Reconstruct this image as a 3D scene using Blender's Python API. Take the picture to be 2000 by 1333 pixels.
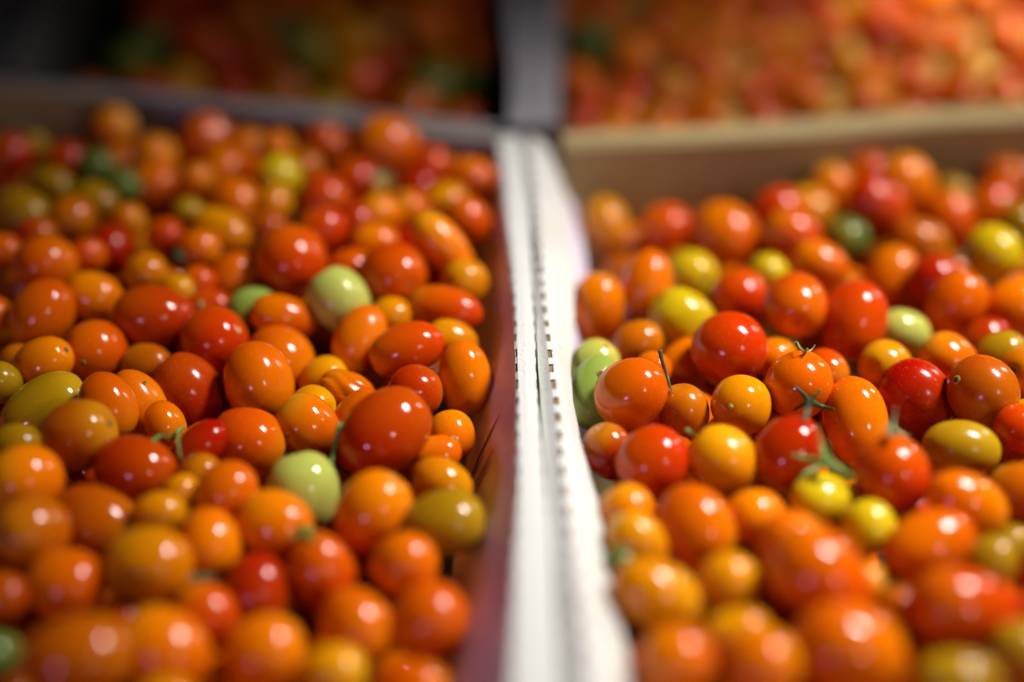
import bpy, bmesh, math, random
import numpy as np
from mathutils import Vector, Matrix

for o in list(bpy.data.objects):
    bpy.data.objects.remove(o)
scene = bpy.context.scene
COL = scene.collection
R = math.radians

# ------------------------------------------------------------------ camera
CAM = Vector((0, 0, .30))
cd = bpy.data.cameras.new('camera')
cd.lens = 50; cd.sensor_width = 36; cd.clip_start = .01; cd.clip_end = 50
cd.dof.use_dof = True; cd.dof.focus_distance = .465; cd.dof.aperture_fstop = 1.45
cam = bpy.data.objects.new('camera', cd); COL.objects.link(cam)
cam.location = CAM; cam.rotation_euler = (R(90 - 34), 0, 0)
scene.camera = cam

# ------------------------------------------------------------------ world (dim room glow)
w = bpy.data.worlds.new('World'); scene.world = w; w.use_nodes = True
bg = w.node_tree.nodes['Background']; bg.inputs[0].default_value = (.78, .74, .72, 1); bg.inputs[1].default_value = .003

# ------------------------------------------------------------------ lamps
def lamp(name, direction, dist, size, power, color, spread=180, roll=0, target=(0, .42, 0)):
    d = bpy.data.lights.new(name, 'AREA'); d.shape = 'RECTANGLE' if size[0] != size[1] else 'DISK'
    d.size = size[0]; d.size_y = size[1]; d.energy = power; d.color = color; d.spread = R(spread)
    o = bpy.data.objects.new(name, d); COL.objects.link(o)
    v = Vector(direction).normalized(); o.location = Vector(target) + v * dist
    q = v.to_track_quat('Z', 'Y'); o.rotation_euler = (q.to_matrix() @ Matrix.Rotation(R(roll), 3, 'Z')).to_euler()
    return o
lamp('ceiling_lamp', (.50, .20, .84), 1.0, (.27, .145), 1.26, (1, .98, .92), 42, 35, (.09, .35, 0))
lamp('rear_lamp', (.48, -.69, .54), 1.5, (.11, .11), .11, (1, .96, .86), 36, 0, (.07, .26, 0))
lamp('violet_lamp', (-.44, -.86, .26), 1.4, (.14, .14), .26, (.95, .50, 1), 60, 0, (.02, .30, 0))
lamp('pink_lamp', (.74, .58, .34), 1.5, (.07, .34), .2, (1, .84, .74), 44, 0, (.05, .34, 0))
lamp('stall_lamp', (.25, .10, .95), .7, (.12, .12), 2.5, (1, .80, .40), 34, 0, (.33, .80, 0))

scene.view_settings.view_transform = 'Standard'; scene.view_settings.look = 'None'
scene.view_settings.exposure = 0; scene.view_settings.gamma = 1
scene.render.engine = 'CYCLES'

# ------------------------------------------------------------------ materials
def mat(name):
    m = bpy.data.materials.new(name); m.use_nodes = True
    nt = m.node_tree; b = nt.nodes['Principled BSDF']
    return m, nt, b
def nd(nt, t, **kw):
    n = nt.nodes.new(t)
    for k, v in kw.items(): setattr(n, k, v)
    return n
def math_n(nt, op, a, b=None, c=None):
    n = nd(nt, 'ShaderNodeMath', operation=op)
    for i, v in enumerate((a, b, c)):
        if v is None: continue
        if hasattr(v, 'links'): nt.links.new(v, n.inputs[i])
        else: n.inputs[i].default_value = v
    return n.outputs[0]

PAL = {'R': (.40, .010, .0005), 'S': (.56, .038, .0005), 'O': (.66, .105, .0005), 'A': (.61, .180, .001),
       'Y': (.53, .33, .004), 'L': (.40, .39, .075), 'G': (.28, .37, .06), 'D': (.33, .155, .003),
       'K': (.42, .064, .001), 'M': (.10, .13, .02)}
def skin_material(name, stuff=False):
    m, nt, b = mat(name)
    L = nt.links.new
    tc = nd(nt, 'ShaderNodeTexCoord')
    if stuff:
        g = nd(nt, 'ShaderNodeAttribute', attribute_name='skin'); base = g.outputs['Color']
        rnd = nd(nt, 'ShaderNodeNewGeometry').outputs['Random Per Island']
    else:
        oi = nd(nt, 'ShaderNodeObjectInfo'); base = oi.outputs['Color']; rnd = oi.outputs['Random']
    al = nd(nt, 'ShaderNodeAttribute', attribute_name='along').outputs['Fac']
    nz = nd(nt, 'ShaderNodeTexNoise'); nz.inputs['Scale'].default_value = 45; nz.inputs['Detail'].default_value = 3
    L(tc.outputs['Object'], nz.inputs['Vector'])
    # riper towards the tip, paler round the stem end
    f = math_n(nt, 'MULTIPLY_ADD', al, .5, nz.outputs['Fac'])
    rp = nd(nt, 'ShaderNodeMapRange'); rp.inputs['From Min'].default_value = .15; rp.inputs['From Max'].default_value = 1.05
    L(f, rp.inputs['Value'])
    hs1 = nd(nt, 'ShaderNodeHueSaturation'); hs1.inputs['Hue'].default_value = .513; hs1.inputs['Value'].default_value = 1.08
    hs2 = nd(nt, 'ShaderNodeHueSaturation'); hs2.inputs['Hue'].default_value = .4975; hs2.inputs['Value'].default_value = .94
    L(base, hs1.inputs['Color']); L(base, hs2.inputs['Color'])
    mx = nd(nt, 'ShaderNodeMix', data_type='RGBA')
    L(rp.outputs['Result'], mx.inputs[0]); L(hs1.outputs[0], mx.inputs[6]); L(hs2.outputs[0], mx.inputs[7])
    hv = nd(nt, 'ShaderNodeHueSaturation')
    L(math_n(nt, 'MULTIPLY_ADD', rnd, .010, .497), hv.inputs['Hue'])
    L(math_n(nt, 'MULTIPLY_ADD', rnd, .22, .88), hv.inputs['Value'])
    # some keep an unripe yellow-green shoulder round the stem scar
    r3 = math_n(nt, 'FRACT', math_n(nt, 'MULTIPLY', rnd, 13.7))
    am = nd(nt, 'ShaderNodeMapRange'); am.inputs['From Min'].default_value = .55; am.inputs['To Max'].default_value = .55
    L(r3, am.inputs['Value'])
    sh = nd(nt, 'ShaderNodeMapRange', interpolation_type='SMOOTHSTEP'); sh.inputs['From Min'].default_value = -.25; sh.inputs['From Max'].default_value = -.95
    L(math_n(nt, 'MULTIPLY_ADD', nz.outputs['Fac'], .5, math_n(nt, 'SUBTRACT', al, .25)), sh.inputs['Value'])
    ms = nd(nt, 'ShaderNodeMix', data_type='RGBA'); ms.inputs[7].default_value = (.56, .30, .010, 1)
    L(math_n(nt, 'MULTIPLY', am.outputs['Result'], sh.outputs['Result']), ms.inputs[0]); L(mx.outputs[2], ms.inputs[6])
    L(ms.outputs[2], hv.inputs['Color'])
    # tiny pale freckles in the skin
    vo = nd(nt, 'ShaderNodeTexVoronoi'); vo.inputs['Scale'].default_value = 620
    L(tc.outputs['Object'], vo.inputs['Vector'])
    fr = nd(nt, 'ShaderNodeMapRange'); fr.inputs['From Min'].default_value = .10; fr.inputs['From Max'].default_value = .26
    fr.inputs['To Min'].default_value = .07; fr.inputs['To Max'].default_value = 0
    L(vo.outputs['Distance'], fr.inputs['Value'])
    m2 = nd(nt, 'ShaderNodeMix', data_type='RGBA'); m2.inputs[7].default_value = (.85, .55, .22, 1)
    L(fr.outputs['Result'], m2.inputs[0]); L(hv.outputs[0], m2.inputs[6])
    L(m2.outputs[2], b.inputs['Base Color'])
    b.inputs['Subsurface Weight'].default_value = .08
    b.inputs['Subsurface Radius'].default_value = (1, .3, .08); b.inputs['Subsurface Scale'].default_value = .004
    b.inputs['IOR'].default_value = 1.37
    n2 = nd(nt, 'ShaderNodeTexNoise'); n2.inputs['Scale'].default_value = 160; n2.inputs['Detail'].default_value = 4
    L(tc.outputs['Object'], n2.inputs['Vector'])
    ro = nd(nt, 'ShaderNodeMapRange'); ro.inputs['To Min'].default_value = .06; ro.inputs['To Max'].default_value = .17
    L(n2.outputs['Fac'], ro.inputs['Value'])
    r2 = math_n(nt, 'FRACT', math_n(nt, 'MULTIPLY', rnd, 7.31))
    L(math_n(nt, 'MULTIPLY_ADD', math_n(nt, 'POWER', r2, 3), .13, ro.outputs['Result']), b.inputs['Roughness'])
    bp = nd(nt, 'ShaderNodeBump'); bp.inputs['Strength'].default_value = .07; bp.inputs['Distance'].default_value = .0010
    L(n2.outputs['Fac'], bp.inputs['Height']); L(bp.outputs[0], b.inputs['Normal'])
    return m
M_SKIN = skin_material('tomato_skin'); M_SKIN_MANY = skin_material('tomato_skin_many', True)

def plain(name, col, rough=.6, noise=0, scale=200, bump=0, dark=None, specks=0, spec=.5):
    m, nt, b = mat(name); L = nt.links.new
    tc = nd(nt, 'ShaderNodeTexCoord')
    nz = nd(nt, 'ShaderNodeTexNoise'); nz.inputs['Scale'].default_value = scale; nz.inputs['Detail'].default_value = 6
    L(tc.outputs['Object'], nz.inputs['Vector'])
    mx = nd(nt, 'ShaderNodeMix', data_type='RGBA')
    d = dark or tuple(c * .7 for c in col)
    mx.inputs[6].default_value = (*d, 1); mx.inputs[7].default_value = (*col, 1)
    mr = nd(nt, 'ShaderNodeMapRange'); mr.inputs['From Min'].default_value = .5 - .5 * max(noise, .01) if noise else -1
    mr.inputs['From Min'].default_value = .25; mr.inputs['From Max'].default_value = .6; mr.inputs['To Min'].default_value = 1 - noise
    L(nz.outputs['Fac'], mr.inputs['Value']); L(mr.outputs['Result'], mx.inputs[0])
    out = mx.outputs[2]
    if specks:
        vo = nd(nt, 'ShaderNodeTexVoronoi'); vo.inputs['Scale'].default_value = 420; vo.inputs['Randomness'].default_value = 1
        L(tc.outputs['Object'], vo.inputs['Vector'])
        n3 = nd(nt, 'ShaderNodeTexNoise'); n3.inputs['Scale'].default_value = 60; L(tc.outputs['Object'], n3.inputs['Vector'])
        s = math_n(nt, 'LESS_THAN', vo.outputs['Distance'], .13)
        s = math_n(nt, 'MULTIPLY', s, math_n(nt, 'GREATER_THAN', n3.outputs['Fac'], .56)); s = math_n(nt, 'MULTIPLY', s, specks)
        m3 = nd(nt, 'ShaderNodeMix', data_type='RGBA'); m3.inputs[7].default_value = (.12, .07, .05, 1)
        L(s, m3.inputs[0]); L(out, m3.inputs[6]); out = m3.outputs[2]
    L(out, b.inputs['Base Color'])
    b.inputs['Roughness'].default_value = rough; b.inputs['Specular IOR Level'].default_value = spec
    if bump:
        bp = nd(nt, 'ShaderNodeBump'); bp.inputs['Strength'].default_value = bump; bp.inputs['Distance'].default_value = .0008
        n4 = nd(nt, 'ShaderNodeTexNoise'); n4.inputs['Scale'].default_value = 700; n4.inputs['Detail'].default_value = 5
        L(tc.outputs['Object'], n4.inputs['Vector']); L(n4.outputs['Fac'], bp.inputs['Height']); L(bp.outputs[0], b.inputs['Normal'])
    return m
M_WHITE = plain('white_cardboard', (.63, .63, .61), .55, .35, 90, .35, (.64, .62, .58), .6)
M_FLAP = plain('worn_white_cardboard', (.58, .565, .54), .6, .6, 38, .35, (.47, .44, .41), .7)
M_VIOLET_LIT = plain('violet_lit_cardboard', (.76, .68, .84), .45, .6, 30, .35, (.62, .48, .54))  # mauve of violet and bounced light put into the board's base colour
M_KRAFT = plain('kraft_cardboard', (.36, .27, .11), .6, .4, 25, .3, (.30, .22, .09))
M_KRAFT_RIM = plain('kraft_cardboard_rim', (.52, .40, .18), .6, .5, 18, .3, (.36, .29, .19))
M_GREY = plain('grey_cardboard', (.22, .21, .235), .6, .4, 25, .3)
M_SHADE_GREY = plain('shaded_grey_board', (.075, .075, .075), .8, .4, 25, .3)  # grey board again, with the back corner's shade put into its colour
M_CORE = plain('bare_cardboard_core', (.26, .17, .07), .9, .6, 900, .3, (.10, .06, .025))
M_PRINT = plain('dark_red_print', (.20, .01, .015), .5)
M_FLOOR = plain('dark_floor', (.05, .05, .052), .8, .5, 8)
GREEN = {'mid': plain('calyx_green', (.13, .28, .04), .5, .6, 500, .2, (.05, .13, .02)),
         'dark': plain('calyx_dark_green', (.035, .075, .022), .5, .6, 500, .2, (.02, .04, .015)),
         'pale': plain('calyx_dried_green', (.30, .34, .15), .6, .6, 500, .2, (.15, .17, .06))}
M_SCAR = {'dark': plain('scar_dark', (.05, .055, .02), .7, .5, 1500), 'pale': plain('scar_pale', (.42, .40, .14), .6, .5, 1500)}
M_RING = plain('scar_ring', (.50, .27, .05), .4, .5, 1500)

# ------------------------------------------------------------------ helpers
def tag(o, label=None, cat=None, group=None, kind=None):
    for k, v in (('label', label), ('category', cat), ('group', group), ('kind', kind)):
        if v: o[k] = v
    return o
def link(name, me, parent=None):
    o = bpy.data.objects.new(name, me); COL.objects.link(o)
    if parent: o.parent = parent
    return o
def empty(name, loc):
    o = bpy.data.objects.new(name, None); COL.objects.link(o); o.location = loc; o.empty_display_size = .02
    bpy.context.view_layer.update(); return o
def from_py(name, vs, fs, mats, parent=None, idx=None, smooth=False):
    off = parent.matrix_world.translation if parent else Vector()
    me = bpy.data.meshes.new(name); me.from_pydata([tuple(Vector(v) - off) for v in vs], [], fs)
    for m in (mats if isinstance(mats, (list, tuple)) else [mats]): me.materials.append(m)
    if idx: me.polygons.foreach_set('material_index', idx)
    if smooth: me.polygons.foreach_set('use_smooth', [True] * len(fs))
    me.update()
    return link(name, me, parent)

# ------------------------------------------------------------------ tomatoes
def lattice(nu, nv):
    th = np.linspace(0, math.pi, nv + 1)[1:-1]; ph = np.linspace(0, 2 * math.pi, nu, endpoint=False)
    T, P = np.meshgrid(th, ph, indexing='ij')
    T = np.concatenate([[0], T.ravel(), [math.pi]]); P = np.concatenate([[0], P.ravel(), [0]])
    f = []
    for j in range(nu): f.append((0, 1 + j, 1 + (j + 1) % nu))
    for i in range(nv - 2):
        for j in range(nu):
            a = 1 + i * nu + j; b = 1 + i * nu + (j + 1) % nu
            f.append((a, a + nu, b + nu, b))
    last = len(T) - 1; s = 1 + (nv - 2) * nu
    for j in range(nu): f.append((last, s + (j + 1) % nu, s + j))
    return T, P, f
BIG = lattice(40, 26); SMALL = lattice(14, 9)
def shape(t, a, b, ax, rng, lat):
    """points of one tomato round its centre: stem end at the -axis pole, tip at the +axis pole"""
    T, P, f = lat
    long = a / b
    z = np.cos(T); rho = np.sin(T) ** (.94 if long < 1.15 else .90)
    egg = rng.uniform(-.02, .09) if long > 1.08 else rng.uniform(-.02, .03)
    rho = rho * (1 - egg * z)
    k1, k2, k3 = rng.uniform(0, 6.3), rng.uniform(0, 6.3), rng.uniform(0, 6.3)
    rho = rho * (1 + .014 * np.cos(2 * P + k1) + .010 * np.cos(3 * P + k2) * np.sin(T) + .006 * np.cos(5 * P + k3))
    rho = rho * (1 + .012 * np.sin(3 * T + k3))
    z = z + .085 * np.exp(-((T - math.pi) / .22) ** 2)                 # dimple where the stem sat
    z = z + (.03 if long > 1.2 else 0) * np.exp(-(T / .2) ** 2)           # small nose
    loc = np.stack([rho * np.cos(P) * b, rho * np.sin(P) * b, z * a], 1)
    if t == 'wrinkled':
        loc *= (1 + .055 * np.sin(9 * P + 3 * np.cos(2.5 * T)) * np.sin(T) ** .5 + .012 * np.sin(17 * P + 8 * T))[:, None]
    axv = Vector(ax).normalized() * (1 if rng.random() < .5 else -1)
    q = axv.to_track_quat('Z', 'Y').to_matrix() @ Matrix.Rotation(rng.uniform(0, 6.28), 3, 'Z')
    return loc @ np.array(q).T, z, f, axv

TOMATOES = [  # centre x,y,z mm, half length, half width mm, axis, colour, box, label, scars, calyx
(-173.2,564.6,31.0,9.6,9.3,0.79,-0.29,0.54,'O','L',"lone blurred orange tomato sticking up against the left back wall",[],None),
(-131.7,556.0,29.8,11.6,11.1,0.56,-0.46,0.69,'S','L',"scarlet round tomato at upper left of the blurred yellow tomato at back",[],None),
(-113.7,549.2,28.3,9.6,9.1,0.97,-0.19,0.13,'O','L',"orange round tomato just at upper left of the blurred yellow tomato at back",[],None),
(-99.7,544.4,30.7,8.2,7.9,0.73,-0.57,0.38,'O','L',"orange round tomato just above the blurred yellow tomato at back",[],None),
(-79.6,547.4,30.9,10.5,10.0,0.54,-0.57,0.62,'R','L',"blurred red tomato with a pink glint against the back rim",[],None),
(-52.6,546.1,30.8,14.6,13.2,-0.92,0.01,0.4,'O','L',"large blurred orange tomato standing tallest at the left box back rim",[],[[[[[-53.24,518.37,31.32],[-55.01,514.55,31.67],[-56.82,511.85,32.39]],3.77],[[[-54.93,534.87,22.77],[-52.04,528.91,24.66],[-49.48,528.2,23.6]],3.89],[[[-55.01,535.63,22.38],[-53.96,532.81,26.23],[-55.11,532.33,28.14]],3.34]],"pale"]),
(-33.4,537.0,25.8,9.5,9.0,0.61,0.66,-0.44,'S','L',"scarlet round tomato just at lower right of the tallest orange tomato at back",[],None),
(-16.4,521.1,29.5,10.1,8.3,-0.92,0.34,0.18,'O','L',"orange oval tomato nearest the tallest orange tomato at back, right side",[],None),
(-205.7,527.2,36.9,9.3,8.8,0.83,0.46,-0.31,'R','L',"deep red round tomato left of the lone orange tomato at back wall",[],None),
(-203.3,547.9,30.9,6.2,5.7,0.82,-0.48,0.32,'D','L',"olive amber round tomato just above the diagonal olive amber tomato",[],None),
(-186.3,535.0,29.2,9.4,9.0,1.0,0.07,-0.05,'R','L',"deep red round tomato just at lower left of the lone orange tomato at back wall",[],None),
(-171.8,527.4,30.7,8.4,8.0,0.88,-0.39,0.26,'M','L',"dark green round tomato just at lower left of the lone orange tomato at back wall",[],None),
(-150.7,540.6,28.7,10.4,9.9,0.74,-0.47,0.48,'O','L',"orange round tomato nearest the lone orange tomato at back wall, lower right side",[],None),
(-148.1,523.2,24.8,11.1,9.3,0.97,-0.19,0.13,'O','L',"orange oval tomato nearest the lone orange tomato at back wall, lower right side",[],None),
(-128.5,518.8,29.4,7.5,7.0,0.81,-0.49,0.33,'O','L',"orange round tomato nearest the blurred amber oval tomato, upper left side",[],None),
(-188.1,516.0,29.0,10.1,7.0,-0.93,0.35,0.07,'D','L',"olive amber long tomato just at upper right of the diagonal olive amber tomato",[],None),
(-165.6,500.7,29.3,9.4,7.5,-0.89,0.39,0.23,'D','L',"olive amber oval tomato below the lone orange tomato at back wall",[],None),
(-193.4,494.2,27.8,12.7,9.7,-0.85,0.43,0.31,'D','L',"olive amber tomato lying diagonally at the left edge, upper half",[],None),
(-171.6,486.3,29.6,9.6,9.2,-0.14,0.94,0.3,'K','L',"brownish orange round tomato just right of the diagonal olive amber tomato",[],None),
(-151.0,490.4,26.7,7.0,6.5,0.78,-0.52,0.35,'O','L',"orange round tomato below the lone orange tomato at back wall",[],None),
(-128.2,494.2,27.8,6.6,6.1,0.91,-0.34,0.23,'D','L',"olive amber round tomato just at upper left of the blurred amber oval tomato",[],None),
(-112.2,478.4,28.4,12.4,8.7,-0.9,0.3,0.31,'A','L',"blurred amber yellow oval tomato among scarlet ones, upper left box",[],None),
(-110.8,501.7,27.8,11.6,10.3,-0.64,0.54,0.55,'O','L',"orange oval tomato just at upper right of the blurred amber oval tomato",[],None),
(-93.9,513.0,33.6,9.3,9.1,0.71,0.58,-0.39,'Y','L',"blurred round yellow tomato at the back of the left box",[],None),
(-94.3,498.6,29.1,7.5,7.2,0.67,0.62,-0.41,'A','L',"blurred amber tomato directly below the blurred round yellow one",[],None),
(-75.0,503.4,28.3,11.2,9.9,-0.48,0.27,0.83,'S','L',"scarlet oval tomato just right of the amber tomato below the yellow one",[],None),
(-72.1,470.1,33.5,10.2,8.9,0.94,0.24,0.25,'S','L',"scarlet oval tomato just at upper right of the large blurred scarlet tomato",[],None),
(-81.4,452.7,30.4,13.5,13.1,-0.46,0.76,0.46,'S','L',"large round deep scarlet tomato, blurred, upper middle of the left box",[],None),
(-64.5,519.2,29.2,10.1,9.6,1.0,0.01,-0.01,'R','L',"deep red round tomato just at lower right of the red tomato at back rim",[],None),
(-39.7,521.6,24.2,9.8,8.8,0.76,-0.54,0.36,'R','L',"deep red round tomato just at lower right of the tallest orange tomato at back",[],None),
(-26.6,510.7,23.0,9.4,8.7,1.0,-0.05,0.03,'A','L',"amber round tomato at lower right of the tallest orange tomato at back",[],None),
(-17.6,488.2,27.4,10.5,8.8,-0.62,0.21,0.75,'S','L',"scarlet oval tomato at upper right of the large dark red blurred tomato",[],None),
(-41.7,504.7,23.2,8.9,8.4,0.58,0.68,-0.46,'O','L',"orange tomato below the tallest orange tomato at back, above the long scarlet level tomato",[],None),
(-52.2,493.8,26.8,9.3,8.5,0.69,0.6,-0.4,'O','L',"orange round tomato nearest the large dark red blurred tomato, upper side",[],None),
(-52.1,468.0,28.5,9.4,8.1,1.0,0.02,-0.02,'O','L',"orange oval tomato just at upper left of the large dark red blurred tomato",[],None),
(-25.6,460.1,32.2,15.3,8.4,-0.66,0.31,0.68,'O','L',"orange long tomato just at upper right of the large dark red blurred tomato",[],None),
(-43.5,445.5,28.6,13.0,12.2,-0.54,0.82,-0.18,'S','L',"large dark red tomato blurred behind the yellow-green one",[],None),
(-60.4,455.2,25.3,8.8,8.0,0.99,0.13,-0.09,'S','L',"scarlet round tomato just above the pale yellow-green tomato",[],None),
(-17.3,444.9,25.9,9.1,8.6,0.67,0.62,-0.42,'A','L',"amber round tomato just at upper right of the long scarlet level tomato",[],None),
(-24.1,426.6,25.6,13.8,8.6,-0.96,0.27,0.02,'S','L',"long scarlet tomato lying level near the pink wall",[],None),
(-42.7,424.6,23.8,7.8,7.4,1.0,0.02,-0.01,'A','L',"amber round tomato just at upper left of the scarlet tomato with magenta glint",[],None),
(-61.5,429.3,27.7,12.7,10.7,-0.57,0.41,0.71,'L','L',"pale yellow-green egg-shaped tomato behind the orange ones, upper left box",[],None),
(-53.2,411.7,22.6,12.8,9.3,0.34,0.57,0.74,'O','L',"orange long tomato just at lower right of the pale yellow-green tomato",[],None),
(-36.0,401.0,25.9,13.2,9.5,0.94,0.16,0.31,'S','L',"glossy scarlet oval tomato with a magenta glint, leaning up to right",[],None),
(-21.1,411.4,22.8,9.4,7.1,-0.95,-0.03,0.32,'A','L',"amber oval tomato just below the long scarlet level tomato",[],None),
(-16.1,392.6,20.2,12.8,9.1,-0.09,0.46,0.89,'O','L',"tall orange tomato leaning on the pink wall of left box",[],None),
(-32.5,382.5,21.4,9.5,9.3,0.77,0.53,-0.35,'R','L',"deep red round tomato just below the scarlet tomato with magenta glint",[],None),
(-80.8,422.9,24.9,12.4,8.0,-0.94,-0.11,0.32,'O','L',"orange long tomato just right of the half-hidden bright green tomato",[],None),
(-93.5,431.8,22.2,9.7,8.5,0.91,-0.04,0.42,'G','L',"bright green tomato half hidden behind a scarlet oval one, left box",[],None),
(-80.6,407.6,17.9,12.4,10.8,-0.64,0.49,0.59,'O','L',"orange oval tomato just at lower right of the half-hidden bright green tomato",[[[-76.06,398.23,21.79],[0.359,-0.825,0.437],"dark",0.7]],None),
(-85.2,388.6,21.6,13.7,11.9,-0.26,0.43,0.87,'O','L',"orange oval tomato just below the half-hidden bright green tomato",[],None),
(-64.5,398.3,14.7,9.3,8.5,0.86,0.34,0.37,'A','L',"amber round tomato just at upper left of the wrinkled orange tomato",[],None),
(-55.7,387.7,17.4,10.1,7.2,-0.91,0.22,0.36,'O','L',"small wrinkled orange tomato with shrivelled shiny skin",[[[-63.45,385.49,21.94],[-0.681,-0.515,0.52],"dark",0.68]],None),
(-50.6,372.9,19.9,9.2,6.7,0.64,0.35,0.68,'O','L',"orange long tomato just at lower right of the wrinkled orange tomato",[],None),
(-39.7,352.8,27.6,16.0,12.7,0.71,0.6,0.37,'R','L',"biggest glossy red tomato, lying tilted beside the pink wall of left box",[],None),
(-66.0,379.4,17.5,7.9,7.5,0.78,-0.51,0.35,'A','L',"amber round tomato just at lower left of the wrinkled orange tomato",[],None),
(-65.7,365.4,20.1,11.5,10.0,-0.76,0.32,0.56,'O','L',"orange oval tomato just at lower left of the wrinkled orange tomato",[[[-71.15,357.26,22.68],[-0.497,-0.84,0.216],"dark",0.81]],None),
(-83.9,358.1,20.0,12.3,10.6,-0.85,0.13,0.51,'S','L',"large scarlet tomato with a yellow dot scar in centre of left box",[[[-76.42,349.88,21.11],[0.585,-0.786,0.202],"pale",0.96]],None),
(-19.7,367.0,15.5,8.4,7.8,-0.17,0.77,0.62,'O','L',"round orange tomato with a dark round scar, next to the pink wall",[[[-18.86,359.72,18.7],[0.096,-0.89,0.445],"dark",1.31]],None),
(-24.7,354.4,16.7,8.9,6.5,0.93,0.08,0.36,'O','L',"orange long tomato just at lower left of the orange tomato with dark scar",[],None),
(-21.4,338.4,18.8,9.9,7.7,-0.86,0.21,0.46,'A','L',"amber oval tomato just above the mustard tomato by pink wall",[],None),
(-20.1,315.9,22.5,12.6,9.7,0.99,0.17,-0.01,'D','L',"wide mustard oval tomato against the pink wall, left box",[],None),
(-41.3,319.8,22.9,13.3,10.7,0.5,0.39,0.77,'O','L',"orange oval tomato just right of the pale green tomato",[],None),
(-63.8,336.3,17.5,12.5,11.0,-0.26,0.57,0.78,'L','L',"large pale green tomato with two white glints, low in the left box",[],None),
(-69.7,316.5,21.6,11.7,9.9,-0.91,0.38,0.14,'O','L',"orange oval tomato with a green calyx at its right end",[],[[[[[-59.79,309.93,24.28],[-61.59,308.24,25.0],[-63.23,306.97,24.57]],1.92],[[[-59.8,309.96,24.25],[-60.55,310.13,26.06],[-61.1,310.58,27.22]],1.73],[[[-59.8,310.0,24.21],[-58.63,312.31,23.74],[-57.97,315.36,21.43]],1.54],[[[-59.0,305.82,27.93],[-56.96,302.12,29.69],[-54.96,299.69,29.57]],1.69],[[[-59.73,306.93,27.72],[-58.32,303.51,29.22],[-57.12,301.27,30.06]],3.77]],"mid"]),
(-53.9,300.3,16.9,12.9,9.2,-0.36,0.31,0.88,'S','L',"scarlet plum tomato with a yellow shoulder below the green calyx",[],None),
(-30.3,298.5,22.2,10.4,9.4,0.28,-0.41,0.87,'O','L',"orange round tomato just at lower left of the mustard tomato by pink wall",[],None),
(-22.6,282.0,16.9,11.3,10.9,0.41,-0.07,0.91,'O','L',"orange round tomato below the mustard tomato by pink wall",[],None),
(-42.6,281.1,15.5,11.9,9.7,-0.63,0.55,0.54,'O','L',"orange oval tomato just at lower right of the yellow-shouldered scarlet tomato",[],None),
(-67.0,271.8,15.0,11.3,10.9,0.97,0.21,-0.14,'O','L',"orange round tomato at lower left of the yellow-shouldered scarlet tomato",[],None),
(-72.2,296.3,14.2,11.0,9.8,-0.26,0.4,0.88,'R','L',"deep red oval tomato just below the orange tomato with green calyx",[],None),
(-47.8,264.9,14.6,9.5,7.7,0.99,-0.08,0.06,'A','L',"amber oval tomato below the yellow-shouldered scarlet tomato",[],None),
(-26.7,259.7,14.3,10.5,7.6,0.98,-0.16,0.11,'S','L',"scarlet long tomato at lower right of the yellow-shouldered scarlet tomato",[],None),
(-85.3,327.0,25.0,10.0,9.0,0.7,0.32,0.63,'O','L',"orange round tomato just at lower right of the red tomato with streaked glint",[],None),
(-95.3,338.0,22.6,7.6,6.9,0.54,-0.7,0.47,'K','L',"brownish orange round tomato just below the red tomato with streaked glint",[],None),
(-97.1,349.5,24.7,9.7,6.7,0.7,0.49,0.52,'R','L',"shiny dark red tomato with a sharp streaked glint behind the green stem",[],None),
(-99.1,328.0,24.1,6.0,5.6,0.64,0.63,-0.43,'A','L',"amber round tomato just at upper right of the small mustard yellow tomato",[],None),
(-103.5,318.2,24.5,7.9,6.3,0.96,0.22,-0.15,'A','L',"small mustard yellow tomato with a doubled glint, above the golden one",[],None),
(-115.7,340.0,23.1,13.2,10.5,-0.96,0.26,0.13,'R','L',"red oval tomato in front of two joined orange ones, left foreground",[],None),
(-87.6,309.3,20.9,10.3,9.0,-0.33,0.73,0.6,'O','L',"orange oval tomato just at lower right of the small mustard yellow tomato",[],None),
(-102.3,297.2,23.1,12.7,11.2,0.96,-0.24,0.16,'A','L',"large blurred golden yellow tomato in the left foreground",[],None),
(-122.7,319.5,19.4,13.7,10.5,-0.81,0.21,0.54,'K','L',"brownish orange oval tomato just left of the small mustard yellow tomato",[],None),
(-137.6,307.3,27.0,11.4,10.4,0.52,0.71,-0.48,'K','L',"brownish orange round tomato below the big olive yellow tomato",[],None),
(-144.8,327.9,28.9,11.2,10.5,0.82,0.47,-0.32,'O','L',"orange round tomato just below the big olive yellow tomato",[],None),
(-125.6,294.1,18.8,11.5,10.3,0.98,-0.16,0.11,'O','L',"orange round tomato just above the very large brownish tomato",[],None),
(-112.6,259.2,26.3,14.7,11.3,0.96,0.26,-0.08,'K','L',"very large brownish red tomato at the bottom left of the photo",[],None),
(-93.2,270.3,17.6,13.3,10.9,-0.86,0.34,0.37,'O','L',"large orange tomato on the bottom edge, left box, heavily blurred",[],None),
(-85.2,285.8,15.5,9.6,8.3,-0.85,0.43,0.3,'S','L',"scarlet oval tomato just at upper right of the large orange bottom tomato",[],None),
(-89.4,252.2,16.2,8.9,8.3,0.9,-0.36,0.25,'A','L',"amber round tomato just below the large orange bottom tomato",[],None),
(-135.5,350.7,27.8,12.7,11.0,0.92,0.04,0.38,'K','L',"brownish orange oval tomato just at lower right of the big olive yellow tomato",[],None),
(-130.2,367.8,26.4,11.4,9.3,-0.34,0.5,0.8,'O','L',"orange oval tomato just below the scarlet tomato with tiny scar",[],None),
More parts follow.
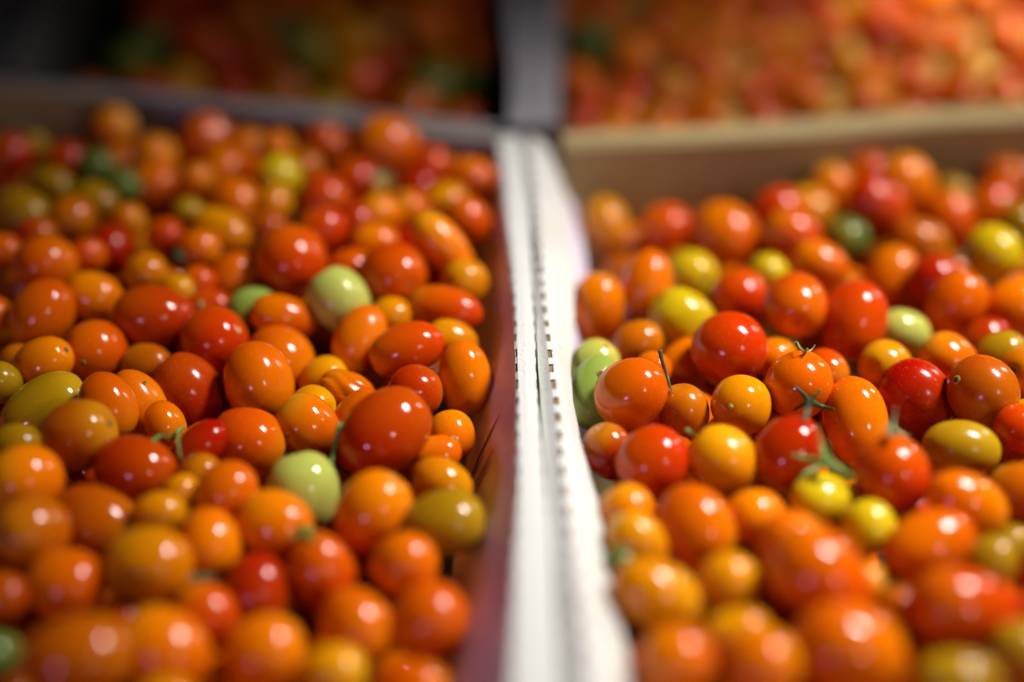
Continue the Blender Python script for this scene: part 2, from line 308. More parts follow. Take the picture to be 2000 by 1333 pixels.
(-123.3,379.3,18.8,12.5,8.5,-0.46,0.3,0.84,'O','L',"orange long tomato just left of the leaning red plum tomato",[[[-120.35,379.01,28.06],[0.563,-0.168,0.81],"dark",0.5]],None),
(-112.1,365.6,20.4,8.3,6.6,-0.34,0.47,0.82,'O','L',"orange oval tomato just at upper left of the red tomato with streaked glint",[],None),
(-153.0,373.8,20.5,15.5,10.9,0.82,0.51,0.27,'D','L',"big olive yellow tomato near the left edge of the photo",[],None),
(-151.4,342.9,29.9,7.9,7.2,0.93,-0.3,0.2,'D','L',"olive amber round tomato just at lower left of the big olive yellow tomato",[],None),
(-170.3,384.5,23.9,7.9,7.1,-0.08,-0.47,0.88,'D','L',"olive amber round tomato just at upper left of the big olive yellow tomato",[],None),
(-158.9,395.0,24.0,11.3,8.7,0.83,0.05,0.55,'O','L',"orange oval tomato just above the big olive yellow tomato",[],None),
(-170.9,403.6,19.3,6.7,6.3,0.75,-0.55,0.37,'K','L',"brownish orange round tomato just at upper left of the big olive yellow tomato",[],None),
(-144.2,406.5,21.6,10.8,10.6,0.81,0.48,-0.33,'S','L',"round scarlet tomato with a tiny dark stem scar at lower left",[[[-145.68,396.14,23.68],[-0.12,-0.975,0.185],"dark",0.87]],None),
(-166.9,423.8,25.0,13.7,11.0,0.5,0.41,0.76,'O','L',"orange oval tomato just below the round tomato with several glints",[],None),
(-185.2,425.9,23.9,6.9,6.9,0.0,0.13,0.99,'O','L',"orange round tomato just at lower left of the round tomato with several glints",[],None),
(-151.3,436.9,24.3,11.3,9.3,-0.88,0.03,0.47,'O','L',"orange oval tomato just above the scarlet tomato with tiny scar",[],None),
(-171.3,449.1,30.8,12.1,11.0,0.49,0.72,-0.49,'O','L',"round amber orange tomato with several sharp glints near left edge",[],None),
(-192.7,464.9,27.2,7.3,6.9,0.99,-0.14,0.09,'O','L',"orange round tomato just at lower left of the diagonal olive amber tomato",[],None),
(-126.8,422.0,25.5,14.8,11.4,-0.98,-0.1,0.17,'R','L',"dark red oval tomato lying sideways in the left box",[],None),
(-125.5,401.4,19.1,8.9,7.7,0.97,-0.22,0.15,'K','L',"brownish orange oval tomato just below the dark red sideways tomato",[],None),
(-103.6,410.9,23.0,12.4,11.9,0.56,-0.69,0.46,'S','L',"scarlet round tomato just at lower left of the half-hidden bright green tomato",[[[-93.97,407.31,29.61],[0.797,-0.263,0.543],"pale",1.06]],None),
(-109.6,390.4,16.3,14.0,11.2,-0.56,0.29,0.78,'R','L',"glossy red plum-shaped tomato leaning right, middle of the left box",[],None),
(-109.8,434.0,22.2,9.0,6.6,0.99,0.09,-0.06,'S','L',"scarlet long tomato just left of the half-hidden bright green tomato",[[[-111.32,429.09,26.58],[-0.081,-0.736,0.672],"pale",1.1]],None),
(-121.6,437.3,27.5,6.6,5.8,0.98,-0.17,0.12,'A','L',"amber oval tomato just at upper right of the dark red sideways tomato",[],None),
(-133.9,445.2,29.6,8.3,7.8,0.53,-0.7,0.47,'A','L',"amber round tomato just above the dark red sideways tomato",[],None),
(-115.1,445.1,25.8,6.7,6.3,1.0,-0.02,0.01,'S','L',"scarlet round tomato just at lower left of the blurred amber oval tomato",[],None),
(-104.6,452.1,22.3,11.2,8.4,0.49,0.35,0.79,'O','L',"orange oval tomato just at upper left of the half-hidden bright green tomato",[],None),
(-155.5,476.6,21.2,10.4,9.9,0.46,0.74,-0.5,'R','L',"deep red round tomato just right of the round tomato with several glints",[],None),
(-133.4,477.2,26.8,8.3,7.4,0.67,-0.61,0.41,'S','L',"scarlet round tomato just left of the blurred amber oval tomato",[],None),
(-118.3,464.4,28.4,8.5,7.7,1.0,0.05,-0.04,'O','L',"orange round tomato just at lower left of the blurred amber oval tomato",[],None),
(-160.1,462.3,26.9,7.3,6.9,0.82,0.47,-0.32,'S','L',"scarlet round tomato just right of the round tomato with several glints",[],None),
(-183.2,475.2,28.0,8.7,7.8,0.98,-0.16,0.11,'R','L',"deep red round tomato just at lower right of the diagonal olive amber tomato",[],None),
(-119.8,532.5,27.1,10.3,9.8,0.48,0.73,-0.49,'O','L',"orange tomato left of the blurred yellow tomato at back, above the blurred amber oval tomato",[],None),
(-105.4,523.3,28.5,8.9,8.4,1.0,-0.04,0.03,'S','L',"scarlet round tomato just left of the blurred yellow tomato at back",[],None),
(-86.5,528.3,29.7,8.9,8.0,0.84,-0.45,0.3,'K','L',"brownish orange round tomato just right of the blurred yellow tomato at back",[],None),
(-61.4,481.5,29.8,9.6,9.1,0.98,-0.16,0.11,'R','L',"deep red round tomato just at upper left of the large dark red blurred tomato",[],None),
(-95.8,484.3,26.0,9.2,8.3,0.52,-0.71,0.48,'K','L',"brownish orange round tomato just below the amber tomato below the yellow one",[],None),
(-157.9,512.1,29.7,7.8,7.4,0.99,-0.14,0.1,'M','L',"dark green round tomato just below the lone orange tomato at back wall",[],None),
(-141.6,287.5,20.1,8.1,7.4,0.85,-0.44,0.29,'K','L',"brownish orange round tomato at upper left of the very large brownish tomato",[],None),
(-139.0,270.6,14.9,7.3,6.6,0.66,0.63,-0.42,'M','L',"dark green round tomato left of the very large brownish tomato",[],None),
(-31.0,459.8,18.3,7.7,7.3,0.75,0.55,-0.37,'R','L',"deep red round tomato just at upper left of the long scarlet level tomato",[],None),
(-65.7,435.0,12.6,7.9,7.5,1.0,-0.0,0.0,'K','L',"brownish orange round tomato just below the pale yellow-green tomato",[],None),
(-12.7,518.7,15.7,7.6,7.1,0.51,-0.71,0.48,'R','L',"deep red round tomato at upper right of the large dark red blurred tomato",[],None),
(-142.8,448.9,19.4,7.2,6.8,0.86,-0.43,0.29,'K','L',"brownish orange round tomato just at upper left of the dark red sideways tomato",[],None),
(-210.5,532.8,22.6,9.0,8.5,0.84,-0.45,0.3,'R','L',"deep red round tomato just above the diagonal olive amber tomato",[],None),
(-33.6,434.9,16.0,7.1,6.6,0.8,-0.5,0.33,'R','L',"deep red round tomato just left of the long scarlet level tomato",[],None),
(-93.7,431.5,8.6,6.7,6.3,0.83,-0.46,0.31,'K','L',"brownish orange round tomato just below the half-hidden bright green tomato",[],None),
(-46.0,315.6,7.0,5.8,5.4,0.69,0.6,-0.41,'K','L',"brownish orange round tomato just right of the yellow-shouldered scarlet tomato",[],None),
(-63.0,293.2,3.0,5.6,5.2,0.71,-0.59,0.4,'D','L',"olive amber round tomato just at lower left of the yellow-shouldered scarlet tomato",[],None),
(-81.8,305.9,7.9,6.3,6.0,0.55,-0.69,0.47,'R','L',"deep red round tomato just at lower left of the orange tomato with green calyx",[],None),
(-35.5,300.0,9.5,5.0,4.6,0.59,0.67,-0.45,'D','L',"olive amber round tomato just right of the yellow-shouldered scarlet tomato",[],None),
(-108.7,285.5,12.8,6.6,6.3,0.99,0.12,-0.08,'R','L',"deep red round tomato just at upper left of the large orange bottom tomato",[],None),
(39.2,517.0,9.4,12.1,9.3,-0.33,0.74,0.58,'A','R',"lone amber tomato in the back corner beside the white flap",[],None),
(63.5,513.1,9.7,11.1,10.6,0.98,-0.18,0.12,'S','R',"scarlet round tomato just at upper left of the blurred yellow tomato",[],None),
(87.5,506.3,10.2,15.4,13.1,-0.62,0.61,0.48,'O','R',"large blurred orange tomato with doubled glint by the tan back wall",[],None),
(109.8,514.2,17.0,11.5,10.6,0.94,0.28,-0.19,'S','R',"scarlet round tomato just left of the golden tomato on the heap",[],None),
(124.7,525.6,10.9,11.3,10.3,-0.61,0.78,0.09,'A','R',"blurred golden yellow tomato on the heap by the back wall",[],None),
(136.8,539.4,13.8,11.5,9.6,-0.17,0.67,0.73,'O','R',"orange oval tomato just at upper right of the golden tomato on the heap",[],None),
(153.3,545.6,17.5,10.1,9.6,1.0,-0.01,0.01,'S','R',"scarlet round tomato just left of the orange tomato topping the heap",[],None),
(166.1,532.3,20.0,13.6,11.2,-0.56,0.24,0.79,'O','R',"blurred orange tomato at the top of the right-hand heap",[],None),
(151.5,518.6,17.7,14.7,10.2,-0.78,0.2,0.6,'S','R',"scarlet long tomato just at lower left of the orange tomato topping the heap",[],None),
(181.9,516.5,12.6,11.6,9.7,-0.33,0.7,0.64,'S','R',"scarlet oval tomato just at upper left of the yellow tomato with dark calyx",[],None),
(186.3,533.2,14.6,9.1,8.1,0.64,0.64,-0.43,'D','R',"olive amber round tomato just right of the orange tomato topping the heap",[],None),
(204.9,534.0,8.8,13.3,10.5,0.48,0.68,0.55,'S','R',"scarlet oval tomato just above the yellow tomato with dark calyx",[],None),
(215.0,554.2,11.5,9.9,9.3,0.94,-0.29,0.2,'O','R',"orange round tomato just above the yellow tomato with dark calyx",[],None),
(224.7,557.3,9.9,8.0,7.5,0.94,0.28,-0.19,'R','R',"deep red round tomato at upper right of the yellow tomato with dark calyx",[],None),
(211.7,516.5,9.7,10.3,9.3,0.79,0.51,-0.34,'D','R',"olive amber round tomato just at upper right of the yellow tomato with dark calyx",[],None),
(186.9,477.3,19.7,11.5,10.6,-0.48,0.72,0.51,'Y','R',"bright yellow tomato with a dark green calyx at its left",[],[[[[[175.84,477.19,19.28],[176.31,475.3,23.82],[176.44,478.36,24.33]],2.32],[[[174.93,474.72,20.73],[171.06,468.99,22.97],[169.69,468.11,21.67]],2.55],[[[175.91,477.15,18.84],[176.61,474.16,17.15],[177.7,472.27,15.98]],2.32],[[[176.33,474.17,18.76],[179.23,470.7,15.08],[182.35,470.18,12.39],[185.98,471.81,6.0]],1.29],[[[176.46,454.98,21.68],[179.15,453.59,19.61],[179.02,447.95,21.99]],0.99]],"dark"]),
(136.4,503.4,10.4,10.1,9.2,0.77,0.53,-0.36,'M','R',"dark olive green tomato in shade at the back of right box",[],None),
(112.2,494.9,16.7,12.5,10.3,-0.87,0.29,0.41,'S','R',"scarlet oval tomato just at lower left of the golden tomato on the heap",[],None),
(98.2,467.1,16.4,7.8,7.6,0.94,0.28,-0.19,'Y','R',"small blurred yellow tomato behind round scarlet ones, right box",[],None),
(118.5,469.6,18.5,11.6,9.0,-0.9,0.33,0.29,'O','R',"orange oval tomato just at lower left of the dark olive tomato",[[[125.44,461.79,15.46],[0.464,-0.848,-0.257],"dark",0.98]],None),
(165.0,499.6,10.7,12.4,10.0,-0.9,0.12,0.42,'K','R',"brownish orange oval tomato just below the orange tomato topping the heap",[],None),
(148.6,476.1,9.5,12.6,9.9,0.41,0.7,0.59,'O','R',"orange oval tomato just above the pale lime tomato",[],None),
(161.8,464.1,14.9,11.1,10.2,0.54,0.7,-0.47,'R','R',"deep red round tomato just at upper left of the tilted dark scarlet tomato",[],None),
(164.7,444.8,15.9,13.6,10.5,0.45,0.27,0.85,'S','R',"dark scarlet oval tomato standing tilted below the yellow one",[],None),
(188.5,446.6,14.5,13.2,11.2,0.9,0.41,0.12,'O','R',"orange oval tomato just at lower right of the yellow tomato with dark calyx",[],None),
(101.5,429.1,25.9,12.7,11.5,0.09,0.99,-0.05,'S','R',"scarlet round tomato just at upper right of the sliver of green tomato",[],None),
(122.7,427.7,20.0,14.9,12.3,0.26,0.62,0.74,'S','R',"large scarlet egg-shaped tomato in front of the pale lime one",[],None),
(142.3,430.5,13.3,10.2,8.6,-0.9,-0.04,0.42,'L','R',"pale lime green tomato in the middle of the right box",[],None),
(85.2,449.3,16.9,10.8,10.4,-0.11,0.99,0.09,'S','R',"scarlet round tomato just at lower left of the small blurred yellow tomato",[],None),
(62.5,434.9,15.4,13.4,11.3,-0.75,0.17,0.64,'Y','R',"striped yellow tomato with a green tinge, upper left of right box",[],None),
(69.5,471.6,12.7,10.8,10.0,-0.45,0.85,-0.27,'Y','R',"blurred yellow tomato right behind the striped yellow one",[],None),
(50.4,452.0,21.5,12.4,9.2,0.17,0.63,0.76,'O','R',"orange long tomato just left of the blurred yellow tomato",[],None),
(31.6,445.0,14.6,13.4,10.1,0.08,0.32,0.94,'O','R',"orange oval tomato just above the yellow-green tomato",[],None),
(74.6,403.7,24.2,13.3,12.9,0.37,-0.19,0.91,'S','R',"round glossy red-orange tomato piled on top of its neighbours",[],None),
(44.8,419.1,16.5,9.2,8.0,0.94,0.26,0.24,'K','R',"brownish orange oval tomato just at lower left of the striped yellow tomato",[],None),
(61.3,412.7,10.8,10.7,9.1,0.5,0.52,0.69,'O','R',"orange oval tomato just below the striped yellow tomato",[],None),
(28.5,405.9,16.0,9.7,8.6,0.64,0.55,0.55,'L','R',"yellow-green tomato with a dark dot behind the tall green one",[[[32.3,405.41,24.31],[0.347,-0.161,0.924],"dark",0.71]],None),
(28.2,388.0,17.1,13.1,9.0,0.17,0.74,0.65,'G','R',"tall green tomato pressed against the white flap of right box",[[[29.81,386.31,26.59],[0.139,-0.428,0.893],"dark",1.02]],None),
(39.0,374.7,26.8,12.6,11.5,0.62,-0.19,0.76,'O','R',"glossy orange-red tomato overlapping the tall green one",[],None),
(48.7,400.8,17.9,7.0,6.3,0.46,-0.74,0.5,'O','R',"orange round tomato just at upper right of the glossy tomato over the green",[],None),
(74.4,371.8,24.0,10.1,9.9,0.6,0.66,-0.45,'A','R',"small golden tomato with a tiny grey scar in its middle",[[[69.72,364.32,28.95],[-0.458,-0.742,0.49],"pale",0.82]],None),
(56.4,373.3,19.6,9.9,8.4,-0.17,0.29,0.94,'K','R',"brownish orange oval tomato just right of the glossy tomato over the green",[],None),
(92.0,408.6,16.8,8.3,7.5,0.68,0.61,-0.41,'O','R',"orange round tomato just below the sliver of green tomato",[],None),
(94.0,378.7,27.2,11.6,11.2,0.33,-0.3,0.89,'O','R',"orange round tomato just at lower right of the sliver of green tomato",[],[[[[[94.91,379.95,39.02],[92.62,378.31,42.14],[92.83,384.48,40.57],[91.66,384.01,39.87]],0.86],[[[94.9,379.9,39.05],[94.91,378.08,41.9],[95.41,377.89,41.63]],1.07],[[[94.92,380.0,38.98],[98.34,385.51,36.42],[99.52,386.45,37.82]],0.65]],"pale"]),
(107.7,399.4,18.0,8.5,7.7,-0.5,0.86,0.14,'S','R',"scarlet round tomato just at lower right of the sliver of green tomato",[],None),
(96.9,429.1,10.2,7.4,6.2,0.99,0.14,-0.09,'G','R',"sliver of a green tomato showing behind round orange ones",[],[[[[[90.98,424.98,18.77],[91.9,425.59,19.68],[91.91,421.39,24.19]],0.94]],"pale"]),
(129.2,403.5,17.7,9.7,8.9,0.67,0.61,-0.41,'A','R',"golden tomato with a pale green scar shining on its top",[[[128.65,399.2,25.79],[0.012,-0.434,0.901],"pale",1.05]],None),
(152.1,407.0,17.4,10.5,9.3,-0.86,0.37,0.35,'O','R',"orange round tomato just at upper left of the large brownish orange tomato",[],None),
(170.9,425.3,13.7,9.7,7.7,0.88,0.42,0.22,'R','R',"deep red oval tomato just at lower right of the tilted dark scarlet tomato",[[[171.63,423.83,21.28],[0.025,-0.226,0.974],"pale",0.91]],None),
(135.6,384.2,18.2,13.7,11.5,-0.61,0.29,0.74,'R','R',"glossy red plum tomato leaning right beside the tall orange one",[],None),
(153.8,376.1,26.4,12.3,11.5,-0.46,0.76,0.46,'K','R',"large brownish orange tomato in the right half of right box",[[[143.77,374.47,32.33],[-0.849,-0.195,0.491],"dark",1.16]],None),
(171.8,411.2,17.1,9.1,7.9,0.93,0.11,0.34,'D','R',"olive amber oval tomato just at upper right of the large brownish orange tomato",[],None),
(174.3,396.9,20.6,8.8,8.0,0.65,0.63,-0.42,'K','R',"brownish orange round tomato just at upper right of the large brownish orange tomato",[],None),
(111.6,368.0,20.2,14.7,10.4,-0.12,0.68,0.72,'O','R',"tall orange plum tomato standing upright, middle of right box",[],None),
(43.3,341.9,24.3,11.6,11.2,0.86,0.23,0.45,'S','R',"scarlet round tomato just left of the amber tomato with bright glint",[],None),
(64.4,341.2,25.8,11.2,10.3,-0.76,0.41,0.5,'A','R',"amber tomato with one bright glint beside a round scarlet one",[],None),
(30.8,353.9,19.1,9.5,8.1,-0.48,0.23,0.85,'R','R',"deep red oval tomato just below the tall green tomato",[],None),
(84.7,341.8,27.9,12.2,10.8,0.48,0.24,0.84,'R','R',"dark red tomato partly covered by two green calyxes",[],[[[[[95.07,366.81,29.55],[92.91,367.44,32.13],[89.89,369.26,34.04]],1.49],[[[95.08,366.85,29.52],[97.32,367.66,31.16],[99.01,368.97,32.64]],1.28],[[[95.04,366.71,29.62],[99.97,368.67,25.72],[103.14,364.82,27.56]],1.92],[[[95.07,366.81,29.55],[92.55,366.77,27.13],[90.47,367.63,24.84]],1.49],[[[90.65,349.79,42.1],[90.19,348.3,39.9],[87.86,341.25,40.17]],2.21]],"dark"]),
(113.4,329.7,29.8,11.9,10.9,-0.49,0.64,0.59,'S','R',"round scarlet tomato with pale dried sepals behind its top",[],[[[[[110.97,329.52,44.59],[113.02,336.4,44.05],[113.93,338.86,47.71]],0.98],[[[110.97,329.52,44.59],[111.35,335.46,42.67],[111.05,336.65,44.43]],0.98],[[[111.85,335.13,42.92],[111.15,329.36,45.1],[112.73,331.41,41.6]],2.54]],"pale"]),
(141.7,352.7,21.4,12.2,8.8,-0.98,0.09,0.15,'D','R',"mustard oval tomato lying level at the right, soft focus",[],None),
(92.6,325.6,23.3,10.0,7.7,0.98,0.18,-0.12,'Y','R',"lemon yellow tomato just below the larger green calyx",[],[[[[[91.81,326.54,36.45],[88.54,331.91,33.68],[83.1,332.27,35.15]],2.16],[[[91.84,326.67,36.35],[92.24,334.34,37.0],[90.72,337.59,41.81]],1.57],[[[92.17,326.92,36.53],[92.92,328.43,38.78],[92.47,330.37,41.65]],1.18],[[[92.07,326.42,36.55],[97.04,325.16,34.68],[102.5,326.23,29.31]],2.75],[[[93.4,334.53,29.01],[86.99,330.59,29.26],[82.81,325.08,25.74]],1.39],[[[92.76,331.71,33.84],[93.25,326.76,37.24],[94.76,325.83,35.86]],3.14]],"mid"]),
(103.7,311.9,24.3,8.3,7.8,-0.33,0.71,0.63,'Y','R',"smaller lemon yellow tomato to the lower right of the other",[],None),
(132.0,315.9,30.0,12.8,8.7,-0.85,0.09,0.53,'O','R',"orange long tomato just below the mustard oval tomato",[],None),
(152.5,329.2,23.1,9.7,9.0,0.95,-0.25,0.17,'K','R',"brownish orange round tomato just at lower right of the mustard oval tomato",[],None),
(118.1,301.7,26.6,13.7,9.7,0.93,0.32,0.19,'O','R',"orange long tomato just right of the smaller lemon yellow tomato",[],None),
(34.5,320.0,22.6,9.2,8.2,-0.5,0.53,0.69,'O','R',"orange round tomato above the amber tomato by the flap",[],None),
(35.7,304.7,25.0,10.1,8.3,-0.62,0.17,0.77,'A','R',"amber oval tomato just above the amber tomato by the flap",[],None),
(53.2,312.2,24.6,12.8,10.9,-0.49,0.64,0.59,'O','R',"orange oval tomato just below the amber tomato with bright glint",[],None),
(71.4,317.3,23.3,9.5,8.8,0.75,0.55,-0.37,'O','R',"orange round tomato just at lower right of the amber tomato with bright glint",[],None),
(39.0,281.9,26.5,12.9,9.6,-0.84,0.07,0.54,'A','R',"blurred amber tomato against the white flap, lower right box",[],None),
(59.5,287.5,26.1,8.6,8.1,1.0,0.08,-0.05,'A','R',"amber round tomato left of the large red-orange foreground tomato",[],None),
(80.2,301.8,25.4,11.6,10.3,-0.62,0.2,0.76,'O','R',"orange round tomato just at upper left of the large red-orange foreground tomato",[],None),
(83.0,281.8,33.2,15.0,12.1,-0.75,0.5,0.43,'S','R',"large blurred red-orange tomato with a big glint, right foreground",[],None),
(97.1,288.0,25.8,5.6,5.3,0.91,-0.33,0.23,'A','R',"amber round tomato just right of the large red-orange foreground tomato",[],None),
(58.8,267.1,26.6,9.3,7.0,0.93,0.06,0.37,'A','R',"amber oval tomato at lower right of the amber tomato by the flap",[],None),
(42.2,256.1,28.4,9.6,9.3,1.0,-0.02,0.02,'O','R',"orange round tomato just below the amber tomato by the flap",[],None),
(63.4,253.2,29.6,10.1,9.0,0.83,0.5,0.24,'O','R',"orange round tomato left of the very large orange tomato",[],None),
(86.6,258.6,29.5,14.9,12.4,-0.91,-0.01,0.41,'O','R',"very large blurred orange tomato on the bottom edge, right box",[],None),
(121.1,274.1,28.7,16.0,11.1,-0.94,-0.05,0.34,'S','R',"very large blurred red tomato at the right edge, bottom",[],None),
(134.3,295.7,25.5,8.1,6.9,0.5,0.54,0.68,'D','R',"olive amber oval tomato just at upper right of the very large red tomato",[],None),
(143.3,304.5,24.9,5.5,5.2,0.66,0.62,-0.42,'D','R',"olive amber round tomato at lower right of the mustard oval tomato",[],None),
(112.5,249.4,28.9,10.8,7.0,1.0,0.01,-0.0,'D','R',"olive amber long tomato just below the very large red tomato",[],None),
(131.4,259.4,29.3,7.8,7.2,0.99,-0.12,0.08,'D','R',"olive amber round tomato just at lower right of the very large red tomato",[],None),
(105.2,280.0,23.9,6.4,5.8,0.71,0.59,-0.4,'K','R',"brownish orange round tomato just at upper right of the very large orange tomato",[],None),
(161.0,359.2,24.4,8.5,7.8,0.82,0.47,-0.32,'S','R',"scarlet round tomato just at lower right of the large brownish orange tomato",[],None),
(30.0,295.0,26.6,4.5,3.9,0.97,-0.21,0.14,'M','R',"dark green oval tomato just at upper left of the amber tomato by the flap",[],None),
(113.6,438.0,8.3,8.0,7.1,0.67,0.62,-0.42,'K','R',"brownish orange round tomato just left of the large scarlet egg-shaped tomato",[],None),
(49.7,455.3,6.2,7.4,6.9,0.78,-0.51,0.35,'K','R',"brownish orange round tomato just left of the striped yellow tomato",[],None),
(150.3,389.5,9.1,7.3,6.9,0.91,-0.35,0.24,'R','R',"deep red round tomato just at lower left of the large brownish orange tomato",[],None),
(85.0,375.9,12.9,7.1,6.7,0.74,0.56,-0.38,'R','R',"deep red round tomato just at lower right of the small golden tomato",[],None),
(128.1,472.8,6.8,7.1,6.7,0.99,-0.14,0.09,'A','R',"amber round tomato just above the large scarlet egg-shaped tomato",[],None),
(80.1,342.5,12.3,6.1,5.7,0.79,0.51,-0.34,'R','R',"deep red round tomato just at lower left of the red tomato under calyxes",[],None),
(121.0,328.4,16.1,5.9,5.5,0.74,-0.55,0.37,'R','R',"deep red round tomato just at lower right of the scarlet tomato with dried sepals",[],None),
(193.5,476.3,4.6,7.2,6.7,0.68,0.61,-0.41,'S','R',"scarlet round tomato just below the yellow tomato with dark calyx",[],None),
(95.6,456.5,7.7,7.0,6.5,0.76,-0.54,0.37,'R','R',"deep red round tomato just below the small blurred yellow tomato",[],None),
(71.7,376.6,10.2,6.5,6.1,0.72,-0.58,0.39,'R','R',"deep red round tomato just at lower left of the small golden tomato",[],None),
(137.1,319.1,16.1,6.4,6.1,1.0,-0.01,0.01,'R','R',"deep red round tomato above the very large red tomato",[],None),
(75.1,284.8,18.4,6.5,6.2,0.94,-0.29,0.19,'R','R',"deep red round tomato just at lower left of the large red-orange foreground tomato",[],None),
(-15.9,687.2,8.3,12.8,12.2,0.03,0.99,-0.15,'K','l',"blurred brownish orange tomato in the dim back left box, fifth such from left",[],None),
(-168.2,675.4,0.0,14.0,12.7,-0.13,-0.79,0.6,'A','l',"blurred amber tomato in the dim back left box",[],None),
(-22.8,624.5,3.1,12.9,12.0,0.59,0.8,-0.11,'R','l',"blurred deep red tomato in the dim back left box, eighth such from left",[],None),
(-179.4,647.2,8.0,14.3,11.7,-0.82,0.44,0.37,'R','l',"blurred deep red tomato in the dim back left box, leftmost such one",[],None),
(-163.8,713.0,6.3,14.4,12.8,-0.62,-0.78,0.12,'S','l',"blurred scarlet tomato in the dim back left box, leftmost such one",[],None),
(-160.2,638.3,-2.2,12.9,11.8,-0.02,-1.0,0.08,'O','l',"blurred orange tomato in the dim back left box, second such from left",[],None),
(-121.6,641.6,-1.5,13.3,12.4,0.69,-0.65,0.32,'D','l',"blurred olive amber tomato in the dim back left box, leftmost such one",[],None),
(-70.6,735.9,4.3,15.6,13.2,0.53,0.81,-0.26,'D','l',"blurred olive amber tomato in the dim back left box, second such from left",[],None),
(-75.4,608.5,5.1,12.4,12.1,-0.65,-0.68,-0.35,'R','l',"blurred deep red tomato in the dim back left box, sixth such from left",[],None),
(-100.1,622.7,-0.3,15.6,12.8,0.5,0.67,0.55,'K','l',"blurred brownish orange tomato in the dim back left box, third such from left",[],None),
(-76.5,660.5,8.2,13.0,12.5,-0.84,-0.06,0.54,'S','l',"blurred scarlet tomato in the dim back left box, second such from left",[],None),
(-47.7,639.5,3.8,14.2,12.9,-0.75,-0.66,0.06,'K','l',"blurred brownish orange tomato in the dim back left box, fourth such from left",[],None),
(-123.4,609.7,2.5,13.9,12.3,0.69,-0.69,0.23,'R','l',"blurred deep red tomato in the dim back left box, fourth such from left",[],None),
(-193.1,674.2,3.4,13.3,13.0,0.23,-0.72,0.66,'M','l',"blurred dark green tomato in the dim back left box, leftmost such one",[],None),
(-116.8,669.6,0.7,14.4,12.4,0.88,-0.34,-0.33,'K','l',"blurred brownish orange tomato in the dim back left box, second such from left",[],None),
(-52.9,595.5,-1.5,14.6,12.8,0.44,0.9,-0.02,'O','l',"blurred orange tomato in the dim back left box, third such from left",[],None),
(-41.0,666.0,2.6,14.5,12.4,-0.98,0.16,0.08,'M','l',"blurred dark green tomato in the dim back left box, second such from left",[],None),
(-140.5,656.8,0.4,13.9,12.6,0.57,0.82,-0.05,'R','l',"blurred deep red tomato in the dim back left box, third such from left",[],None),
(-207.4,647.4,4.5,13.8,12.3,-0.45,0.77,0.44,'K','l',"blurred brownish orange tomato in the dim back left box, leftmost such one",[],None),
(-145.2,619.9,0.5,15.1,12.5,0.09,-0.65,0.75,'R','l',"blurred deep red tomato in the dim back left box, second such from left",[],None),
(-186.4,626.1,-1.3,15.1,13.2,-0.29,-0.92,0.25,'O','l',"blurred orange tomato in the dim back left box, leftmost such one",[],None),
(-15.4,591.7,-1.2,12.7,12.2,0.8,0.59,0.07,'S','l',"blurred scarlet tomato in the dim back left box, fourth such from left",[],None),
(-16.4,663.6,3.9,13.0,12.3,-0.83,0.06,0.56,'M','l',"blurred dark green tomato in the dim back left box, third such from left",[],None),
(-69.0,630.1,-3.3,13.4,11.9,0.07,-1.0,-0.04,'S','l',"blurred scarlet tomato in the dim back left box, third such from left",[],None),
(-129.9,707.0,-0.8,14.8,13.1,0.39,-0.09,0.92,'R','l',"blurred deep red tomato in the dim back left box, fifth such from left",[],None),
(-43.4,616.5,-0.4,13.9,11.7,-0.79,-0.55,0.28,'R','l',"blurred deep red tomato in the dim back left box, seventh such from left",[],None),
(137.5,617.7,19.4,10.9,10.4,-0.71,0.68,0.21,'O','r',"blurred orange tomato in the back right box, twelfth such from left",[],None),
(62.9,595.4,-1.2,9.5,8.3,0.99,-0.15,0.08,'O','r',"blurred orange tomato in the back right box, third such from left",[],None),
(116.3,607.5,13.1,12.3,10.0,0.06,0.94,0.34,'S','r',"blurred scarlet tomato in the back right box, sixth such from left",[],None),
(80.3,644.7,11.4,9.8,9.3,0.32,-0.24,-0.92,'A','r',"blurred amber tomato in the back right box, third such from left",[],None),
(91.1,586.2,0.0,11.0,10.6,-0.02,-0.92,-0.39,'O','r',"blurred orange tomato in the back right box, seventh such from left",[],None),
(55.1,633.8,13.7,10.7,9.0,-0.47,0.87,0.13,'S','r',"blurred scarlet tomato in the back right box, fourth such from left",[],None),
(87.7,616.9,6.6,9.9,8.4,0.27,0.88,-0.39,'O','r',"blurred orange tomato in the back right box, fifth such from left",[],None),
(224.4,596.9,25.8,9.3,8.7,0.25,-0.62,0.75,'O','r',"blurred orange tomato in the back right box, twentieth such from left",[],None),
(190.1,607.6,18.9,9.0,8.4,0.78,0.62,-0.09,'R','r',"blurred deep red tomato in the back right box, fifth such from left",[],None),
(164.2,611.3,20.9,10.5,9.2,-0.94,-0.29,0.16,'O','r',"blurred orange tomato in the back right box, thirteenth such from left",[],None),
(229.6,617.6,23.6,11.1,9.8,0.22,-0.81,-0.55,'O','r',"blurred orange tomato in the back right box, nineteenth such from left",[],None),
(124.5,590.7,9.7,9.9,9.0,0.74,-0.67,0.05,'O','r',"blurred orange tomato in the back right box, eleventh such from left",[],None),
(205.0,621.9,19.2,10.9,9.6,-0.59,0.81,-0.03,'S','r',"blurred scarlet tomato in the back right box, ninth such from left",[],None),
(40.6,584.0,-2.7,9.9,9.5,-0.95,0.23,-0.2,'R','r',"blurred deep red tomato in the back right box, leftmost such one",[],None),
(125.7,645.1,16.3,13.1,10.5,-0.63,0.77,0.09,'S','r',"blurred scarlet tomato in the back right box, seventh such from left",[],None),
(111.9,631.3,17.9,10.9,8.7,0.12,-0.88,0.46,'O','r',"blurred orange tomato in the back right box, ninth such from left",[],None),
